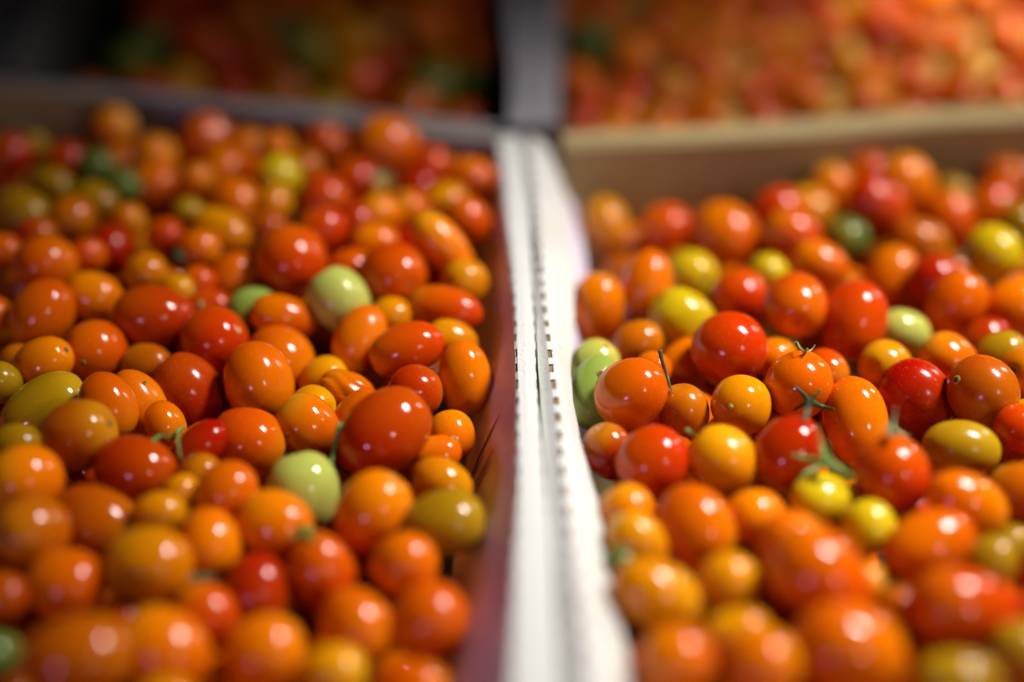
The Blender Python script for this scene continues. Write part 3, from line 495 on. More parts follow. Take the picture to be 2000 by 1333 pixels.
(70.8,610.7,9.7,10.5,8.6,-0.94,-0.34,0.02,'O','r',"blurred orange tomato in the back right box, fourth such from left",[],None),
(169.0,587.2,10.0,9.2,9.0,0.71,-0.51,0.49,'O','r',"blurred orange tomato in the back right box, fifteenth such from left",[],None),
(144.0,583.0,9.3,10.5,10.2,0.92,0.26,-0.28,'R','r',"blurred deep red tomato in the back right box, fourth such from left",[],None),
(209.4,592.6,13.6,10.4,8.7,-0.96,-0.27,0.11,'O','r',"blurred orange tomato in the back right box, eighteenth such from left",[],None),
(173.0,629.5,17.8,10.1,9.2,0.7,-0.27,0.66,'O','r',"blurred orange tomato in the back right box, fourteenth such from left",[],None),
(37.7,634.0,10.7,10.0,9.8,-0.34,-0.52,0.79,'S','r',"blurred scarlet tomato in the back right box, third such from left",[],None),
(94.0,631.0,12.4,9.9,8.2,0.35,0.16,0.92,'O','r',"blurred orange tomato in the back right box, sixth such from left",[],None),
(33.4,616.9,6.0,10.4,8.8,-0.15,-0.91,-0.39,'S','r',"blurred scarlet tomato in the back right box, leftmost such one",[],None),
(150.7,602.9,10.9,10.0,8.9,0.4,0.9,-0.16,'A','r',"blurred amber tomato in the back right box, fourth such from left",[],None),
(56.4,577.0,4.5,11.3,9.5,0.23,-0.76,0.6,'S','r',"blurred scarlet tomato in the back right box, fifth such from left",[],None),
(92.4,602.7,11.9,8.7,8.5,0.08,0.16,-0.98,'O','r',"blurred orange tomato in the back right box, eighth such from left",[],None),
(76.3,574.2,5.6,10.9,9.0,0.85,0.25,0.46,'R','r',"blurred deep red tomato in the back right box, third such from left",[],None),
(52.0,616.0,11.7,9.3,8.4,0.22,0.89,0.39,'O','r',"blurred orange tomato in the back right box, second such from left",[],None),
(45.7,600.3,8.1,10.4,9.5,-0.31,0.94,-0.14,'O','r',"blurred orange tomato in the back right box, leftmost such one",[],None),
(108.7,586.3,5.9,10.1,9.1,0.8,-0.28,-0.53,'O','r',"blurred orange tomato in the back right box, tenth such from left",[],None),
(191.9,588.2,12.8,9.3,8.7,1.0,-0.07,-0.02,'S','r',"blurred scarlet tomato in the back right box, eighth such from left",[],None),
(177.7,596.8,20.3,9.2,8.4,-0.69,-0.56,0.45,'O','r',"blurred orange tomato in the back right box, sixteenth such from left",[],None),
(74.5,591.3,9.2,10.3,8.5,0.69,-0.71,-0.17,'A','r',"blurred amber tomato in the back right box, second such from left",[],None),
(76.1,629.8,16.4,9.8,8.2,0.56,-0.82,-0.03,'A','r',"blurred amber tomato in the back right box, leftmost such one",[],None),
(64.5,651.0,12.3,9.3,8.4,-0.98,0.18,-0.07,'R','r',"blurred deep red tomato in the back right box, second such from left",[],None),
(32.9,566.3,-3.4,9.7,8.5,-0.54,0.69,-0.48,'S','r',"blurred scarlet tomato in the back right box, second such from left",[],None),
(205.3,604.2,24.9,11.4,9.1,0.48,-0.55,0.68,'O','r',"blurred orange tomato in the back right box, seventeenth such from left",[],None),
]
MORE = [  # the rest: same first nine fields
(-96.9,740.1,2.6,14.9,12.7,0.13,-0.83,-0.54,'A'),(-43.9,905.9,7.9,15.2,12.8,-0.27,-0.96,0.02,'S'),(-108.0,697.7,9.3,14.3,12.0,0.81,-0.26,0.52,'M'),(-122.0,848.1,5.5,14.1,12.8,-0.52,-0.78,-0.35,'S'),
(-53.8,972.6,15.2,13.7,13.4,-0.06,0.99,-0.09,'R'),(-153.2,790.6,2.8,12.8,12.4,0.87,-0.33,0.37,'O'),(-94.0,914.5,8.9,12.3,11.8,0.7,0.54,-0.47,'M'),(-42.9,836.3,13.1,13.7,12.6,-0.81,0.08,0.59,'R'),
(-189.2,798.2,9.0,14.2,12.2,0.49,0.69,-0.53,'K'),(-197.3,885.7,7.2,13.2,11.7,-0.91,0.04,-0.4,'D'),(-195.8,751.4,7.8,14.1,11.8,0.75,-0.49,-0.44,'R'),(-149.4,694.2,3.6,13.9,11.7,-0.6,-0.7,0.39,'R'),
(-120.9,728.5,6.3,13.0,12.3,-0.32,0.89,-0.32,'M'),(-104.0,765.8,6.1,13.4,11.8,-0.04,-0.97,-0.23,'O'),(-126.4,770.5,9.4,15.0,12.4,-0.98,-0.02,-0.19,'O'),
(-25.4,853.1,11.4,13.8,12.3,-0.85,0.41,0.33,'R'),(-71.5,829.9,12.6,15.4,12.7,-0.37,-0.59,-0.72,'R'),(-117.1,899.2,10.7,13.8,13.4,-0.33,0.86,-0.38,'K'),
(-22.0,882.1,16.1,14.2,13.4,0.49,0.79,0.37,'R'),(-159.5,841.4,10.4,14.0,11.8,0.65,-0.5,-0.57,'O'),(-27.6,754.8,8.5,16.1,13.0,-0.3,0.83,0.48,'S'),(-69.8,772.7,4.3,13.1,12.5,0.11,-0.99,-0.09,'O'),
(-64.4,896.5,14.5,13.4,12.3,-0.76,-0.08,-0.65,'S'),(-207.7,915.9,6.6,14.0,13.2,-0.61,-0.79,-0.0,'K'),(-125.8,969.4,8.5,16.2,13.2,0.25,0.45,-0.86,'S'),(-177.9,916.2,12.2,13.3,12.6,0.57,-0.82,-0.09,'K'),
(-88.4,863.5,6.5,15.8,13.5,0.75,-0.17,-0.64,'R'),(-153.9,958.9,9.9,12.9,11.6,0.88,0.36,0.32,'S'),(-82.7,711.4,9.7,12.6,11.9,0.09,-0.87,0.49,'A'),(-109.6,933.8,8.1,14.4,12.3,0.51,-0.83,0.23,'K'),
(-63.9,690.6,5.7,12.4,12.1,-0.15,0.07,-0.99,'R'),(-118.1,802.3,4.9,14.1,12.3,0.61,-0.63,0.49,'S'),(-87.4,805.5,8.7,14.4,12.3,-0.69,0.57,0.45,'R'),(-194.7,721.8,4.4,13.6,11.5,0.2,0.98,-0.06,'M'),
(-204.8,780.5,2.9,14.5,11.8,0.16,0.8,0.58,'K'),(-195.6,856.3,13.3,13.4,13.1,-0.88,-0.22,-0.42,'R'),(-183.6,822.9,9.9,12.5,11.6,0.49,-0.48,-0.73,'R'),(-194.1,976.4,13.4,14.2,13.4,-0.83,0.49,-0.26,'K'),
(-41.0,791.3,12.0,13.8,12.6,-0.59,0.81,0.06,'O'),(-43.5,725.4,10.8,13.8,11.5,-0.67,-0.02,0.74,'O'),(-143.2,865.1,5.4,12.8,12.4,-0.54,0.74,-0.4,'S'),(-177.6,956.9,13.3,15.8,13.2,0.21,-0.66,0.72,'S'),
(-70.7,938.3,10.8,15.3,13.2,-0.61,0.6,-0.52,'S'),(-33.5,932.2,17.2,14.3,12.7,0.78,-0.58,-0.24,'K'),(-145.2,933.8,16.4,14.8,12.8,0.44,0.66,0.61,'R'),(-206.2,834.1,12.9,13.9,13.1,-0.7,-0.54,0.47,'D'),
(-147.9,812.0,6.5,13.5,11.6,0.55,0.72,0.43,'D'),(-180.0,774.6,5.7,15.5,12.9,-0.89,-0.04,-0.46,'R'),(-144.8,739.6,9.6,14.1,11.7,0.84,-0.51,-0.17,'K'),(-100.1,958.1,16.7,13.6,12.8,-0.4,-0.63,-0.67,'R'),
(-156.5,892.8,15.0,12.8,11.6,-0.53,0.83,0.15,'K'),(-58.6,859.4,10.8,13.1,11.6,-0.46,0.7,0.54,'S'),(-97.3,826.9,13.1,15.4,12.6,-0.57,-0.82,-0.08,'R'),(-39.4,693.1,-1.1,15.0,12.3,0.71,-0.54,0.45,'D'),
(-18.2,975.0,15.7,15.6,12.7,0.17,0.98,0.08,'R'),(-15.8,800.0,6.4,14.4,12.5,-0.27,-0.8,-0.54,'R'),(-203.2,945.8,14.7,14.4,13.4,0.89,-0.42,-0.17,'M'),(-175.4,734.7,0.9,15.4,12.6,-0.18,0.98,0.12,'R'),
(-35.7,814.5,10.0,14.7,11.8,0.15,0.56,-0.81,'R'),(-19.5,712.6,2.8,14.7,12.1,-0.93,-0.26,-0.25,'K'),(-88.5,685.1,-0.1,14.3,12.1,0.89,0.46,-0.0,'D'),(-120.7,874.0,10.3,15.2,12.5,-0.04,-0.99,0.16,'K'),
(-201.5,700.7,3.2,13.2,12.2,0.57,-0.82,-0.08,'M'),(-174.1,879.0,13.2,12.9,12.3,-0.29,0.96,0.04,'R'),(-79.0,979.3,10.1,14.0,12.1,-0.96,0.27,-0.07,'M'),(-23.7,951.7,8.1,12.3,11.7,-0.59,0.74,-0.33,'D'),
(-207.5,811.6,3.7,12.9,12.1,-0.28,-0.96,-0.08,'K'),(-61.2,806.4,8.6,15.5,13.2,0.81,0.5,-0.3,'R'),(-94.5,890.0,6.9,13.3,11.5,-0.35,0.91,0.22,'R'),(-150.1,762.7,3.4,12.0,11.7,0.36,-0.93,0.03,'D'),
(-15.7,828.8,13.9,13.6,12.3,-0.3,0.81,0.5,'O'),(-131.9,827.3,13.6,13.9,12.2,-0.6,0.33,0.73,'O'),(-17.0,909.9,8.6,14.2,12.7,0.71,-0.69,0.15,'M'),(-166.9,978.3,9.0,15.4,12.6,-0.56,0.71,-0.42,'R'),
(-100.7,787.2,12.0,13.5,11.8,-0.52,0.81,0.27,'K'),(-48.4,765.5,10.3,13.2,11.7,0.56,-0.81,0.15,'O'),(-45.6,879.9,5.3,12.8,11.7,-0.78,-0.26,0.56,'R'),(-47.9,948.8,8.1,13.2,11.8,-0.62,0.76,0.2,'R'),
(-140.3,910.9,9.2,16.2,13.4,-0.12,-0.7,-0.71,'D'),(-91.2,645.2,-0.3,13.7,11.7,0.99,-0.1,0.05,'D'),(-18.4,776.4,6.0,12.3,11.9,-0.8,0.35,-0.49,'R'),(-18.2,735.3,1.1,12.5,11.5,0.81,0.34,-0.48,'R'),
(201.4,836.1,58.1,11.5,9.9,-0.46,0.88,0.12,'O'),(328.3,850.0,77.9,11.3,9.8,0.7,-0.68,0.22,'O'),(272.0,621.0,26.1,11.7,9.3,0.67,-0.72,-0.2,'O'),(50.2,848.5,48.1,9.3,9.1,-0.29,-0.94,-0.16,'O'),
(367.9,773.7,72.7,10.4,8.4,0.8,0.47,0.37,'S'),(73.1,691.3,19.1,10.1,9.8,-0.28,-0.6,0.75,'O'),(330.3,728.2,56.3,11.2,9.3,0.8,0.59,0.04,'O'),(202.2,721.5,43.7,9.0,8.3,0.46,-0.88,-0.14,'O'),
(387.7,970.0,103.5,11.8,9.9,0.43,0.89,0.12,'O'),(159.3,849.8,56.1,10.8,10.0,0.76,0.07,0.64,'O'),(110.8,712.6,33.8,10.1,9.5,-0.88,-0.46,-0.09,'O'),(184.6,778.0,48.9,9.9,8.8,-0.94,0.3,0.17,'O'),
(168.8,884.2,68.1,10.0,8.5,0.48,0.86,-0.16,'O'),(89.3,852.3,51.3,9.3,8.3,0.78,0.45,0.43,'O'),(152.1,827.5,55.1,9.2,8.3,0.12,0.99,-0.04,'O'),(100.9,678.4,28.2,10.4,9.4,0.84,-0.43,0.34,'O'),
(203.8,961.5,89.8,10.5,8.6,0.98,0.17,0.1,'O'),(159.7,639.5,26.5,11.5,10.1,0.59,-0.8,0.11,'A'),(151.2,661.5,20.1,10.0,8.2,0.99,0.12,0.12,'R'),(256.0,973.2,92.6,13.0,10.8,0.87,0.38,-0.32,'O'),
(336.5,828.6,74.5,10.7,8.8,-0.78,0.62,0.01,'O'),(360.1,628.1,44.0,9.2,9.0,-0.96,0.17,0.2,'S'),(127.2,956.4,78.7,11.6,9.5,-0.17,-0.9,0.41,'A'),(288.4,649.9,34.1,9.6,8.9,-0.22,0.98,0.04,'O'),
(280.3,851.5,77.0,9.0,8.5,-0.88,-0.3,-0.36,'S'),(180.9,661.3,33.4,11.5,9.3,0.92,0.3,0.25,'R'),(233.7,822.4,67.8,11.2,10.6,0.87,0.13,0.48,'O'),(309.4,735.4,58.9,11.8,9.7,-0.3,-0.81,-0.5,'O'),
(320.3,803.7,66.6,10.4,9.1,-0.94,0.32,-0.12,'S'),(300.1,796.6,67.0,8.7,8.2,-0.11,0.74,-0.66,'O'),(363.6,895.0,93.5,10.8,10.5,0.97,0.13,-0.19,'O'),(224.2,891.4,70.0,11.1,9.2,0.09,-0.78,-0.61,'O'),
(155.5,691.1,33.1,12.3,10.6,-0.99,0.08,0.1,'S'),(286.8,725.5,49.4,10.0,8.8,-0.97,0.06,-0.24,'O'),(140.1,852.2,60.6,12.0,10.2,0.91,0.31,0.27,'O'),(375.3,713.6,56.9,8.6,8.3,0.42,0.91,0.09,'O'),
(189.7,635.3,22.5,12.0,9.9,-0.49,-0.85,-0.17,'S'),(112.1,697.5,22.4,12.6,10.7,-0.3,0.0,-0.95,'S'),(105.3,945.9,74.6,10.6,9.5,0.57,-0.37,0.73,'O'),(83.4,755.1,39.2,10.7,9.8,-0.54,-0.84,0.06,'O'),
(116.5,753.0,42.0,10.8,10.4,-0.64,0.7,0.31,'O'),(108.0,786.0,42.4,12.2,10.2,0.83,0.48,-0.28,'O'),(279.3,707.1,44.3,10.7,10.1,-0.02,-0.51,-0.86,'R'),(325.8,680.0,47.1,12.3,10.6,0.94,0.29,-0.15,'R'),
(169.1,926.7,73.4,12.3,10.5,0.51,-0.86,0.05,'O'),(69.6,829.2,48.8,11.7,10.4,-0.77,-0.64,-0.08,'R'),(175.8,719.5,37.1,9.8,9.2,0.47,0.78,-0.42,'O'),(327.1,631.3,34.5,10.9,8.7,-0.99,-0.11,-0.12,'O'),
(389.1,779.6,74.2,10.2,8.3,-0.52,-0.85,0.05,'O'),(101.8,929.5,67.0,9.5,8.3,-0.95,-0.3,-0.08,'O'),(292.6,684.6,40.0,9.1,8.7,-0.55,0.83,0.08,'O'),(139.9,922.1,67.2,11.8,9.8,-0.98,0.15,-0.13,'O'),
(280.9,785.2,61.0,11.6,9.4,0.92,-0.11,0.39,'O'),(268.3,896.3,81.2,11.1,9.5,-0.42,-0.85,0.31,'O'),(217.3,860.3,72.7,11.0,8.9,-0.08,-0.53,-0.84,'O'),(207.8,919.3,82.9,11.4,10.0,0.27,0.94,-0.19,'O'),
(307.0,912.4,81.7,9.4,8.5,0.88,0.44,-0.16,'O'),(32.6,655.7,12.0,11.7,10.6,-0.17,-0.84,0.51,'O'),(100.1,877.9,60.0,9.5,9.3,-0.75,-0.66,-0.07,'R'),(150.4,720.3,41.2,12.0,10.4,0.39,0.74,-0.55,'O'),
(69.9,787.2,42.7,11.9,10.7,-0.27,-0.84,-0.46,'R'),(117.3,735.8,37.9,9.5,8.5,-0.72,0.66,-0.22,'O'),(240.2,718.9,42.9,10.9,9.0,0.1,0.98,-0.18,'S'),(134.2,699.6,29.3,12.3,9.9,-0.08,-0.95,-0.31,'R'),
(216.9,832.0,64.7,9.8,8.4,-0.88,-0.42,-0.22,'O'),(60.2,665.1,22.1,10.7,10.3,0.22,0.72,-0.66,'O'),(340.0,657.9,44.9,9.5,8.7,0.17,0.78,-0.61,'R'),(262.9,807.7,68.0,11.6,9.4,-0.21,0.66,-0.72,'O'),
(254.9,860.0,69.6,11.0,9.1,0.94,-0.22,0.28,'O'),(169.5,966.2,78.8,13.1,10.5,-0.07,0.8,-0.6,'S'),(365.8,951.4,98.0,10.7,9.6,0.97,0.07,-0.22,'O'),(360.8,790.9,73.5,12.0,9.6,0.85,0.26,0.46,'O'),
(38.1,969.8,71.2,10.2,8.6,-0.87,-0.15,-0.47,'S'),(72.7,965.8,69.3,10.3,9.6,-0.81,0.28,0.51,'O'),(334.5,921.2,87.8,12.3,10.7,-0.15,-0.6,0.79,'O'),(174.2,837.5,60.3,10.3,8.9,0.62,0.17,-0.77,'O'),
(287.0,875.6,80.6,12.8,10.3,-0.51,0.81,0.28,'O'),(129.9,877.3,58.8,11.3,9.3,0.94,-0.16,-0.3,'O'),(57.5,765.8,32.9,11.3,9.3,-0.73,0.68,-0.01,'R'),(236.0,786.3,61.8,11.9,9.6,0.82,-0.19,0.54,'O'),
(364.0,685.4,48.8,12.2,10.5,0.92,0.18,-0.35,'O'),(374.2,837.8,76.4,12.5,10.0,0.82,-0.45,0.35,'O'),(184.8,904.1,78.3,11.4,10.0,-0.87,0.15,0.48,'O'),(289.0,973.6,97.8,11.7,10.4,0.83,-0.36,0.44,'O'),
(245.2,630.8,28.4,11.7,9.4,0.8,-0.55,0.25,'S'),(257.9,697.8,44.5,11.9,10.8,0.09,-0.85,0.53,'R'),(217.3,742.2,43.2,9.4,9.2,0.26,0.42,-0.87,'S'),(386.0,943.7,101.8,10.9,9.9,-0.37,-0.92,-0.11,'R'),
(376.7,815.7,76.5,12.0,10.0,-0.44,-0.89,-0.05,'O'),(299.5,619.1,29.0,9.3,9.0,-0.6,0.75,0.29,'A'),(187.9,947.0,81.3,10.6,10.4,0.6,-0.41,0.69,'O'),(384.9,623.4,39.0,8.9,8.4,0.8,-0.51,0.31,'O'),
(354.1,743.1,59.3,12.3,10.8,0.78,-0.58,-0.23,'O'),(312.4,760.3,54.7,9.5,8.2,0.61,-0.73,0.3,'O'),(278.8,922.5,84.4,11.1,10.6,-0.36,-0.93,0.08,'O'),(285.2,834.9,65.7,10.9,10.0,0.85,-0.49,-0.18,'R'),
(372.8,861.7,87.3,13.3,10.8,-0.33,-0.88,-0.36,'O'),(301.1,655.2,44.3,8.7,8.5,0.36,-0.93,0.07,'O'),(257.4,598.2,27.0,9.1,8.4,0.82,0.42,-0.4,'O'),(155.1,760.8,40.1,9.1,8.6,0.69,0.06,0.72,'R'),
(41.4,868.4,54.2,12.7,10.2,0.96,0.23,0.16,'R'),(49.3,921.1,67.6,9.2,8.3,0.19,0.44,-0.88,'R'),(386.3,886.8,91.4,11.1,9.7,-0.29,-0.95,-0.08,'S'),(314.2,698.5,45.3,12.2,10.1,0.44,0.9,0.08,'R'),
(204.0,780.9,47.5,11.5,10.1,-0.24,-0.97,-0.08,'O'),(233.5,930.3,79.4,10.2,9.3,0.38,-0.84,-0.38,'S'),(279.9,948.3,85.1,11.8,10.8,-0.85,0.36,0.38,'O'),(362.5,611.9,38.6,10.4,9.2,0.89,-0.45,-0.0,'O'),
(33.3,747.7,27.8,11.3,10.3,0.97,-0.08,0.23,'A'),(100.5,765.2,42.1,11.1,9.4,-0.89,0.23,-0.39,'R'),(346.0,880.8,85.1,10.7,9.8,0.95,0.26,-0.15,'O'),(56.6,801.1,44.0,10.9,9.3,-0.68,0.2,0.71,'O'),
(388.9,919.3,97.6,10.6,9.5,-0.89,-0.08,0.44,'O'),(282.3,601.8,23.8,10.4,10.2,0.84,-0.46,0.28,'O'),(89.4,902.5,63.6,9.6,9.2,0.42,-0.87,0.25,'R'),(324.5,970.5,98.4,9.8,8.5,-0.84,0.54,-0.08,'O'),
(304.0,882.8,76.7,10.9,9.7,0.6,-0.17,-0.78,'R'),(384.6,672.7,52.5,11.4,9.4,-0.01,-0.9,0.44,'O'),(292.7,633.0,38.0,11.0,10.0,0.19,-0.92,0.33,'O'),(249.4,935.7,82.7,9.8,8.9,0.87,0.25,-0.42,'O'),
(96.6,821.0,49.6,8.6,8.2,-0.1,-0.95,-0.3,'A'),(195.0,889.1,73.7,10.4,9.2,-0.22,-0.16,0.96,'O'),(248.4,899.3,76.1,11.9,10.1,-0.82,0.27,-0.5,'O'),(178.6,802.0,53.1,10.9,9.0,0.92,0.3,-0.26,'O'),
(190.6,704.5,32.9,11.5,9.5,0.37,0.85,-0.36,'S'),(238.7,652.1,34.6,11.4,10.5,0.68,0.71,0.2,'O'),(82.4,921.5,66.2,10.8,9.3,0.82,-0.33,0.47,'S'),(263.3,654.7,32.1,10.6,8.8,0.5,-0.74,0.46,'S'),
(233.1,686.1,41.9,12.1,10.6,-0.51,-0.86,0.06,'O'),(360.7,646.9,38.9,9.1,8.2,0.39,0.88,-0.25,'O'),(60.4,950.6,72.2,12.7,10.5,0.34,0.09,0.94,'O'),(268.2,751.8,52.9,9.4,8.3,0.14,-0.85,0.51,'S'),
(44.1,781.1,37.4,9.4,8.8,-0.83,0.49,0.26,'O'),(234.8,841.0,69.9,11.0,9.1,0.78,0.59,-0.22,'O'),(302.3,932.0,91.4,10.6,9.0,-0.64,0.73,0.22,'R'),(232.4,767.7,48.0,12.2,10.5,0.95,0.25,0.2,'O'),
(190.8,977.1,84.7,13.4,10.7,0.83,0.2,0.52,'S'),(40.1,900.7,62.9,9.5,8.4,0.41,-0.91,0.06,'O'),(232.0,875.0,74.1,11.2,9.5,-0.9,0.44,-0.06,'S'),(104.9,662.1,23.0,8.8,8.3,0.0,-0.96,-0.28,'A'),
(109.9,970.2,73.0,10.6,8.9,0.64,0.73,-0.24,'O'),(338.4,776.3,67.4,10.6,10.3,0.06,-0.9,0.43,'S'),(148.4,902.4,70.1,11.1,9.1,-0.11,0.51,-0.85,'O'),(340.6,960.1,95.3,10.8,9.8,0.42,-0.78,0.46,'O'),
(65.3,890.4,56.2,12.2,10.3,0.58,-0.75,-0.33,'R'),(111.1,908.9,70.3,12.3,10.7,-0.91,0.08,-0.4,'S'),(196.4,750.3,48.2,9.1,8.7,0.25,0.94,-0.22,'O'),(198.0,689.1,32.6,10.4,8.5,0.39,-0.9,0.2,'O'),
(253.6,828.3,62.0,10.7,10.1,-0.66,-0.02,0.75,'O'),(121.3,816.6,45.2,8.5,8.3,0.99,0.13,-0.04,'S'),(38.3,688.0,19.5,11.4,10.6,-0.86,0.44,0.27,'M'),(74.9,803.6,38.3,8.9,8.2,0.83,-0.3,-0.47,'O'),
(328.9,901.6,83.9,12.3,10.6,-0.16,0.96,-0.24,'O'),(376.3,738.9,64.2,10.3,9.9,-0.93,-0.35,0.13,'O'),(124.9,678.0,23.8,10.4,9.3,-1.0,0.0,-0.08,'O'),(323.5,882.6,79.3,11.0,10.8,-0.77,-0.34,-0.54,'O'),
(181.2,819.2,61.2,10.3,8.4,0.97,-0.18,-0.15,'O'),(282.3,667.5,37.8,10.5,8.5,0.64,0.14,-0.76,'R'),(308.4,823.3,72.0,10.8,9.3,0.92,0.17,0.36,'O'),(291.0,763.3,59.1,9.9,8.9,-0.54,0.65,0.53,'O'),
(383.6,756.4,69.9,10.9,9.1,0.98,-0.19,-0.04,'O'),(342.0,809.9,66.9,11.5,9.2,0.22,0.25,0.94,'O'),(387.0,698.5,52.5,9.4,8.6,-0.15,-0.99,-0.05,'O'),(289.6,900.5,84.6,11.1,8.9,0.95,-0.15,0.28,'O'),
(65.3,863.4,57.3,9.1,8.7,0.78,0.58,-0.23,'O'),(261.4,675.4,42.7,8.6,8.4,-0.78,0.21,0.59,'S'),(112.3,835.9,54.7,11.5,10.1,-0.07,0.29,0.96,'O'),(320.3,655.8,38.4,11.5,9.3,0.93,0.2,0.3,'R'),
(88.3,663.9,23.4,9.8,9.5,0.85,-0.48,0.22,'O'),(297.9,862.1,73.1,10.7,9.6,-0.19,0.26,0.95,'O'),(356.1,917.1,93.5,11.3,10.6,-0.78,0.35,0.52,'O'),(221.5,812.2,54.6,9.7,8.6,-0.85,-0.52,-0.02,'O'),
(254.2,878.2,71.6,11.1,9.0,-0.99,-0.14,-0.0,'O'),(312.9,638.1,42.0,10.0,9.0,-0.5,0.86,-0.08,'O'),(332.1,748.0,55.6,9.4,8.9,0.57,-0.79,-0.24,'S'),(316.5,776.9,59.6,9.6,8.3,0.85,0.41,0.33,'O'),
(248.4,747.8,46.0,10.6,8.7,-0.48,-0.87,0.04,'R'),(343.5,857.8,85.2,9.9,8.4,-0.41,0.91,-0.1,'R'),(145.4,943.5,79.4,10.6,9.1,-0.69,-0.6,-0.4,'O'),(64.0,738.8,29.2,11.6,9.9,-0.32,0.53,-0.78,'D'),
(99.9,748.5,37.5,9.5,8.2,0.56,-0.83,0.02,'O'),(148.5,742.4,36.5,9.8,9.3,0.83,-0.55,0.01,'O'),(304.7,961.2,99.8,11.7,9.8,0.83,-0.55,-0.03,'O'),(236.1,969.6,94.0,9.9,9.5,-0.89,0.45,0.03,'O'),
(147.2,776.7,42.2,9.4,8.7,0.76,0.43,-0.49,'O'),(340.7,979.5,107.6,10.4,9.9,0.78,0.18,-0.59,'S'),(383.8,643.9,45.9,11.9,10.4,0.92,-0.32,-0.23,'O'),(174.8,749.3,40.9,10.2,8.2,0.71,-0.65,-0.28,'O'),
(170.6,766.6,51.4,10.6,8.7,-0.91,0.3,-0.29,'O'),(200.6,869.7,72.6,12.8,10.3,0.0,1.0,-0.06,'S'),(41.2,942.8,62.0,10.2,9.3,-0.45,-0.86,-0.22,'S'),(97.2,645.6,22.0,10.0,8.5,0.73,0.64,0.24,'O'),
(322.4,945.9,97.6,11.6,9.6,-0.57,-0.44,-0.7,'R'),(216.9,639.2,25.2,9.5,8.8,-0.1,-0.96,0.27,'A'),(148.1,966.6,81.5,8.7,8.5,-0.36,-0.93,0.09,'O'),(139.3,801.6,51.0,9.1,8.7,-0.51,-0.1,0.86,'S'),
(333.2,709.8,54.0,10.8,9.2,0.85,0.01,-0.53,'O'),(36.1,831.1,39.4,11.9,10.1,0.58,-0.69,0.44,'S'),(64.2,719.3,29.1,10.2,8.6,-0.82,-0.57,-0.07,'D'),(210.1,942.7,79.2,9.6,8.9,0.37,-0.73,0.58,'O'),
(218.2,668.6,27.9,11.0,9.4,0.0,1.0,0.02,'O'),(30.4,708.8,26.3,9.0,8.2,-0.36,0.88,0.31,'O'),(307.5,896.6,88.2,11.2,9.5,0.71,-0.44,-0.55,'O'),(51.4,707.1,25.8,9.8,9.0,0.77,0.62,-0.14,'O'),
(83.1,726.9,35.1,9.8,9.4,0.8,-0.44,-0.41,'O'),(38.1,800.2,36.2,12.7,10.5,0.39,-0.72,-0.58,'O'),(133.4,724.3,34.6,11.4,9.4,0.06,1.0,0.02,'S'),(128.6,778.5,44.8,9.4,8.7,0.3,0.87,-0.39,'O'),
(245.1,669.5,33.5,9.7,9.3,0.46,0.86,-0.22,'S'),(151.8,879.0,60.5,10.5,8.5,0.15,-0.99,-0.04,'O'),(338.9,608.1,39.6,9.1,8.2,-0.37,-0.92,0.15,'O'),(218.8,963.7,83.1,9.4,9.1,-0.1,-0.43,-0.9,'O'),
(271.6,771.3,55.3,9.6,9.3,-0.74,-0.32,-0.59,'S'),(216.8,711.1,36.0,11.8,9.6,-0.83,-0.37,-0.42,'A'),(354.4,818.3,77.8,9.6,8.8,0.95,0.1,-0.29,'O'),(316.7,607.4,27.0,9.1,8.4,0.54,-0.82,-0.2,'O'),
(367.2,976.0,100.2,10.1,9.5,-0.39,-0.92,0.04,'O'),(339.2,939.4,99.8,10.0,9.0,-0.94,-0.33,0.01,'R'),(131.8,663.0,19.7,9.6,8.8,0.61,0.47,-0.64,'A'),(355.9,835.8,73.9,10.8,9.9,0.2,0.95,0.23,'S'),
(287.4,813.4,71.7,11.3,10.4,-0.73,-0.55,0.4,'O'),(386.6,800.5,70.7,11.7,9.5,0.21,-0.98,0.03,'S'),(351.9,762.3,66.7,10.9,9.2,0.28,0.95,0.11,'O'),(134.1,979.5,82.5,11.0,9.0,0.9,-0.15,0.41,'A'),
(180.0,871.9,70.3,10.5,8.5,0.94,0.29,-0.18,'O'),(83.3,947.5,71.0,11.7,9.7,0.5,0.78,0.38,'O'),(270.2,732.0,53.7,9.5,8.3,0.02,-1.0,0.05,'O'),(250.7,614.0,27.6,10.2,8.3,-0.82,-0.25,-0.51,'O'),
(108.9,859.1,59.9,10.1,9.2,-0.68,0.54,0.5,'O'),(276.2,686.3,39.0,9.7,8.5,-0.23,0.66,-0.71,'S'),(79.5,706.3,24.4,8.8,8.5,0.7,0.7,-0.13,'O'),(307.5,674.6,43.7,12.3,10.0,0.37,-0.88,0.29,'O'),
(257.8,917.8,85.4,9.4,8.4,-0.96,0.27,-0.05,'O'),(91.0,693.8,20.4,11.1,9.0,0.53,0.68,0.51,'A'),(221.0,724.7,49.1,12.3,10.5,-0.91,0.4,-0.12,'O'),(157.1,791.2,47.1,11.2,10.6,0.31,-0.95,0.1,'S'),
(354.3,703.7,52.8,10.7,9.3,0.22,-0.89,0.41,'O'),(162.3,948.1,81.9,11.5,9.8,0.56,0.02,0.83,'R'),(44.0,730.4,28.4,10.9,9.0,0.05,0.98,0.21,'S'),(283.4,743.0,56.0,9.1,8.7,-0.65,-0.37,-0.67,'O'),
(365.0,667.9,49.6,9.6,8.2,0.38,-0.75,0.54,'O'),(263.5,715.6,47.1,8.8,8.5,0.27,-0.82,-0.5,'R'),(119.6,931.6,69.0,12.3,10.2,0.14,-0.9,-0.42,'S'),(213.4,978.6,94.1,10.3,10.1,-0.03,-0.07,-1.0,'O'),
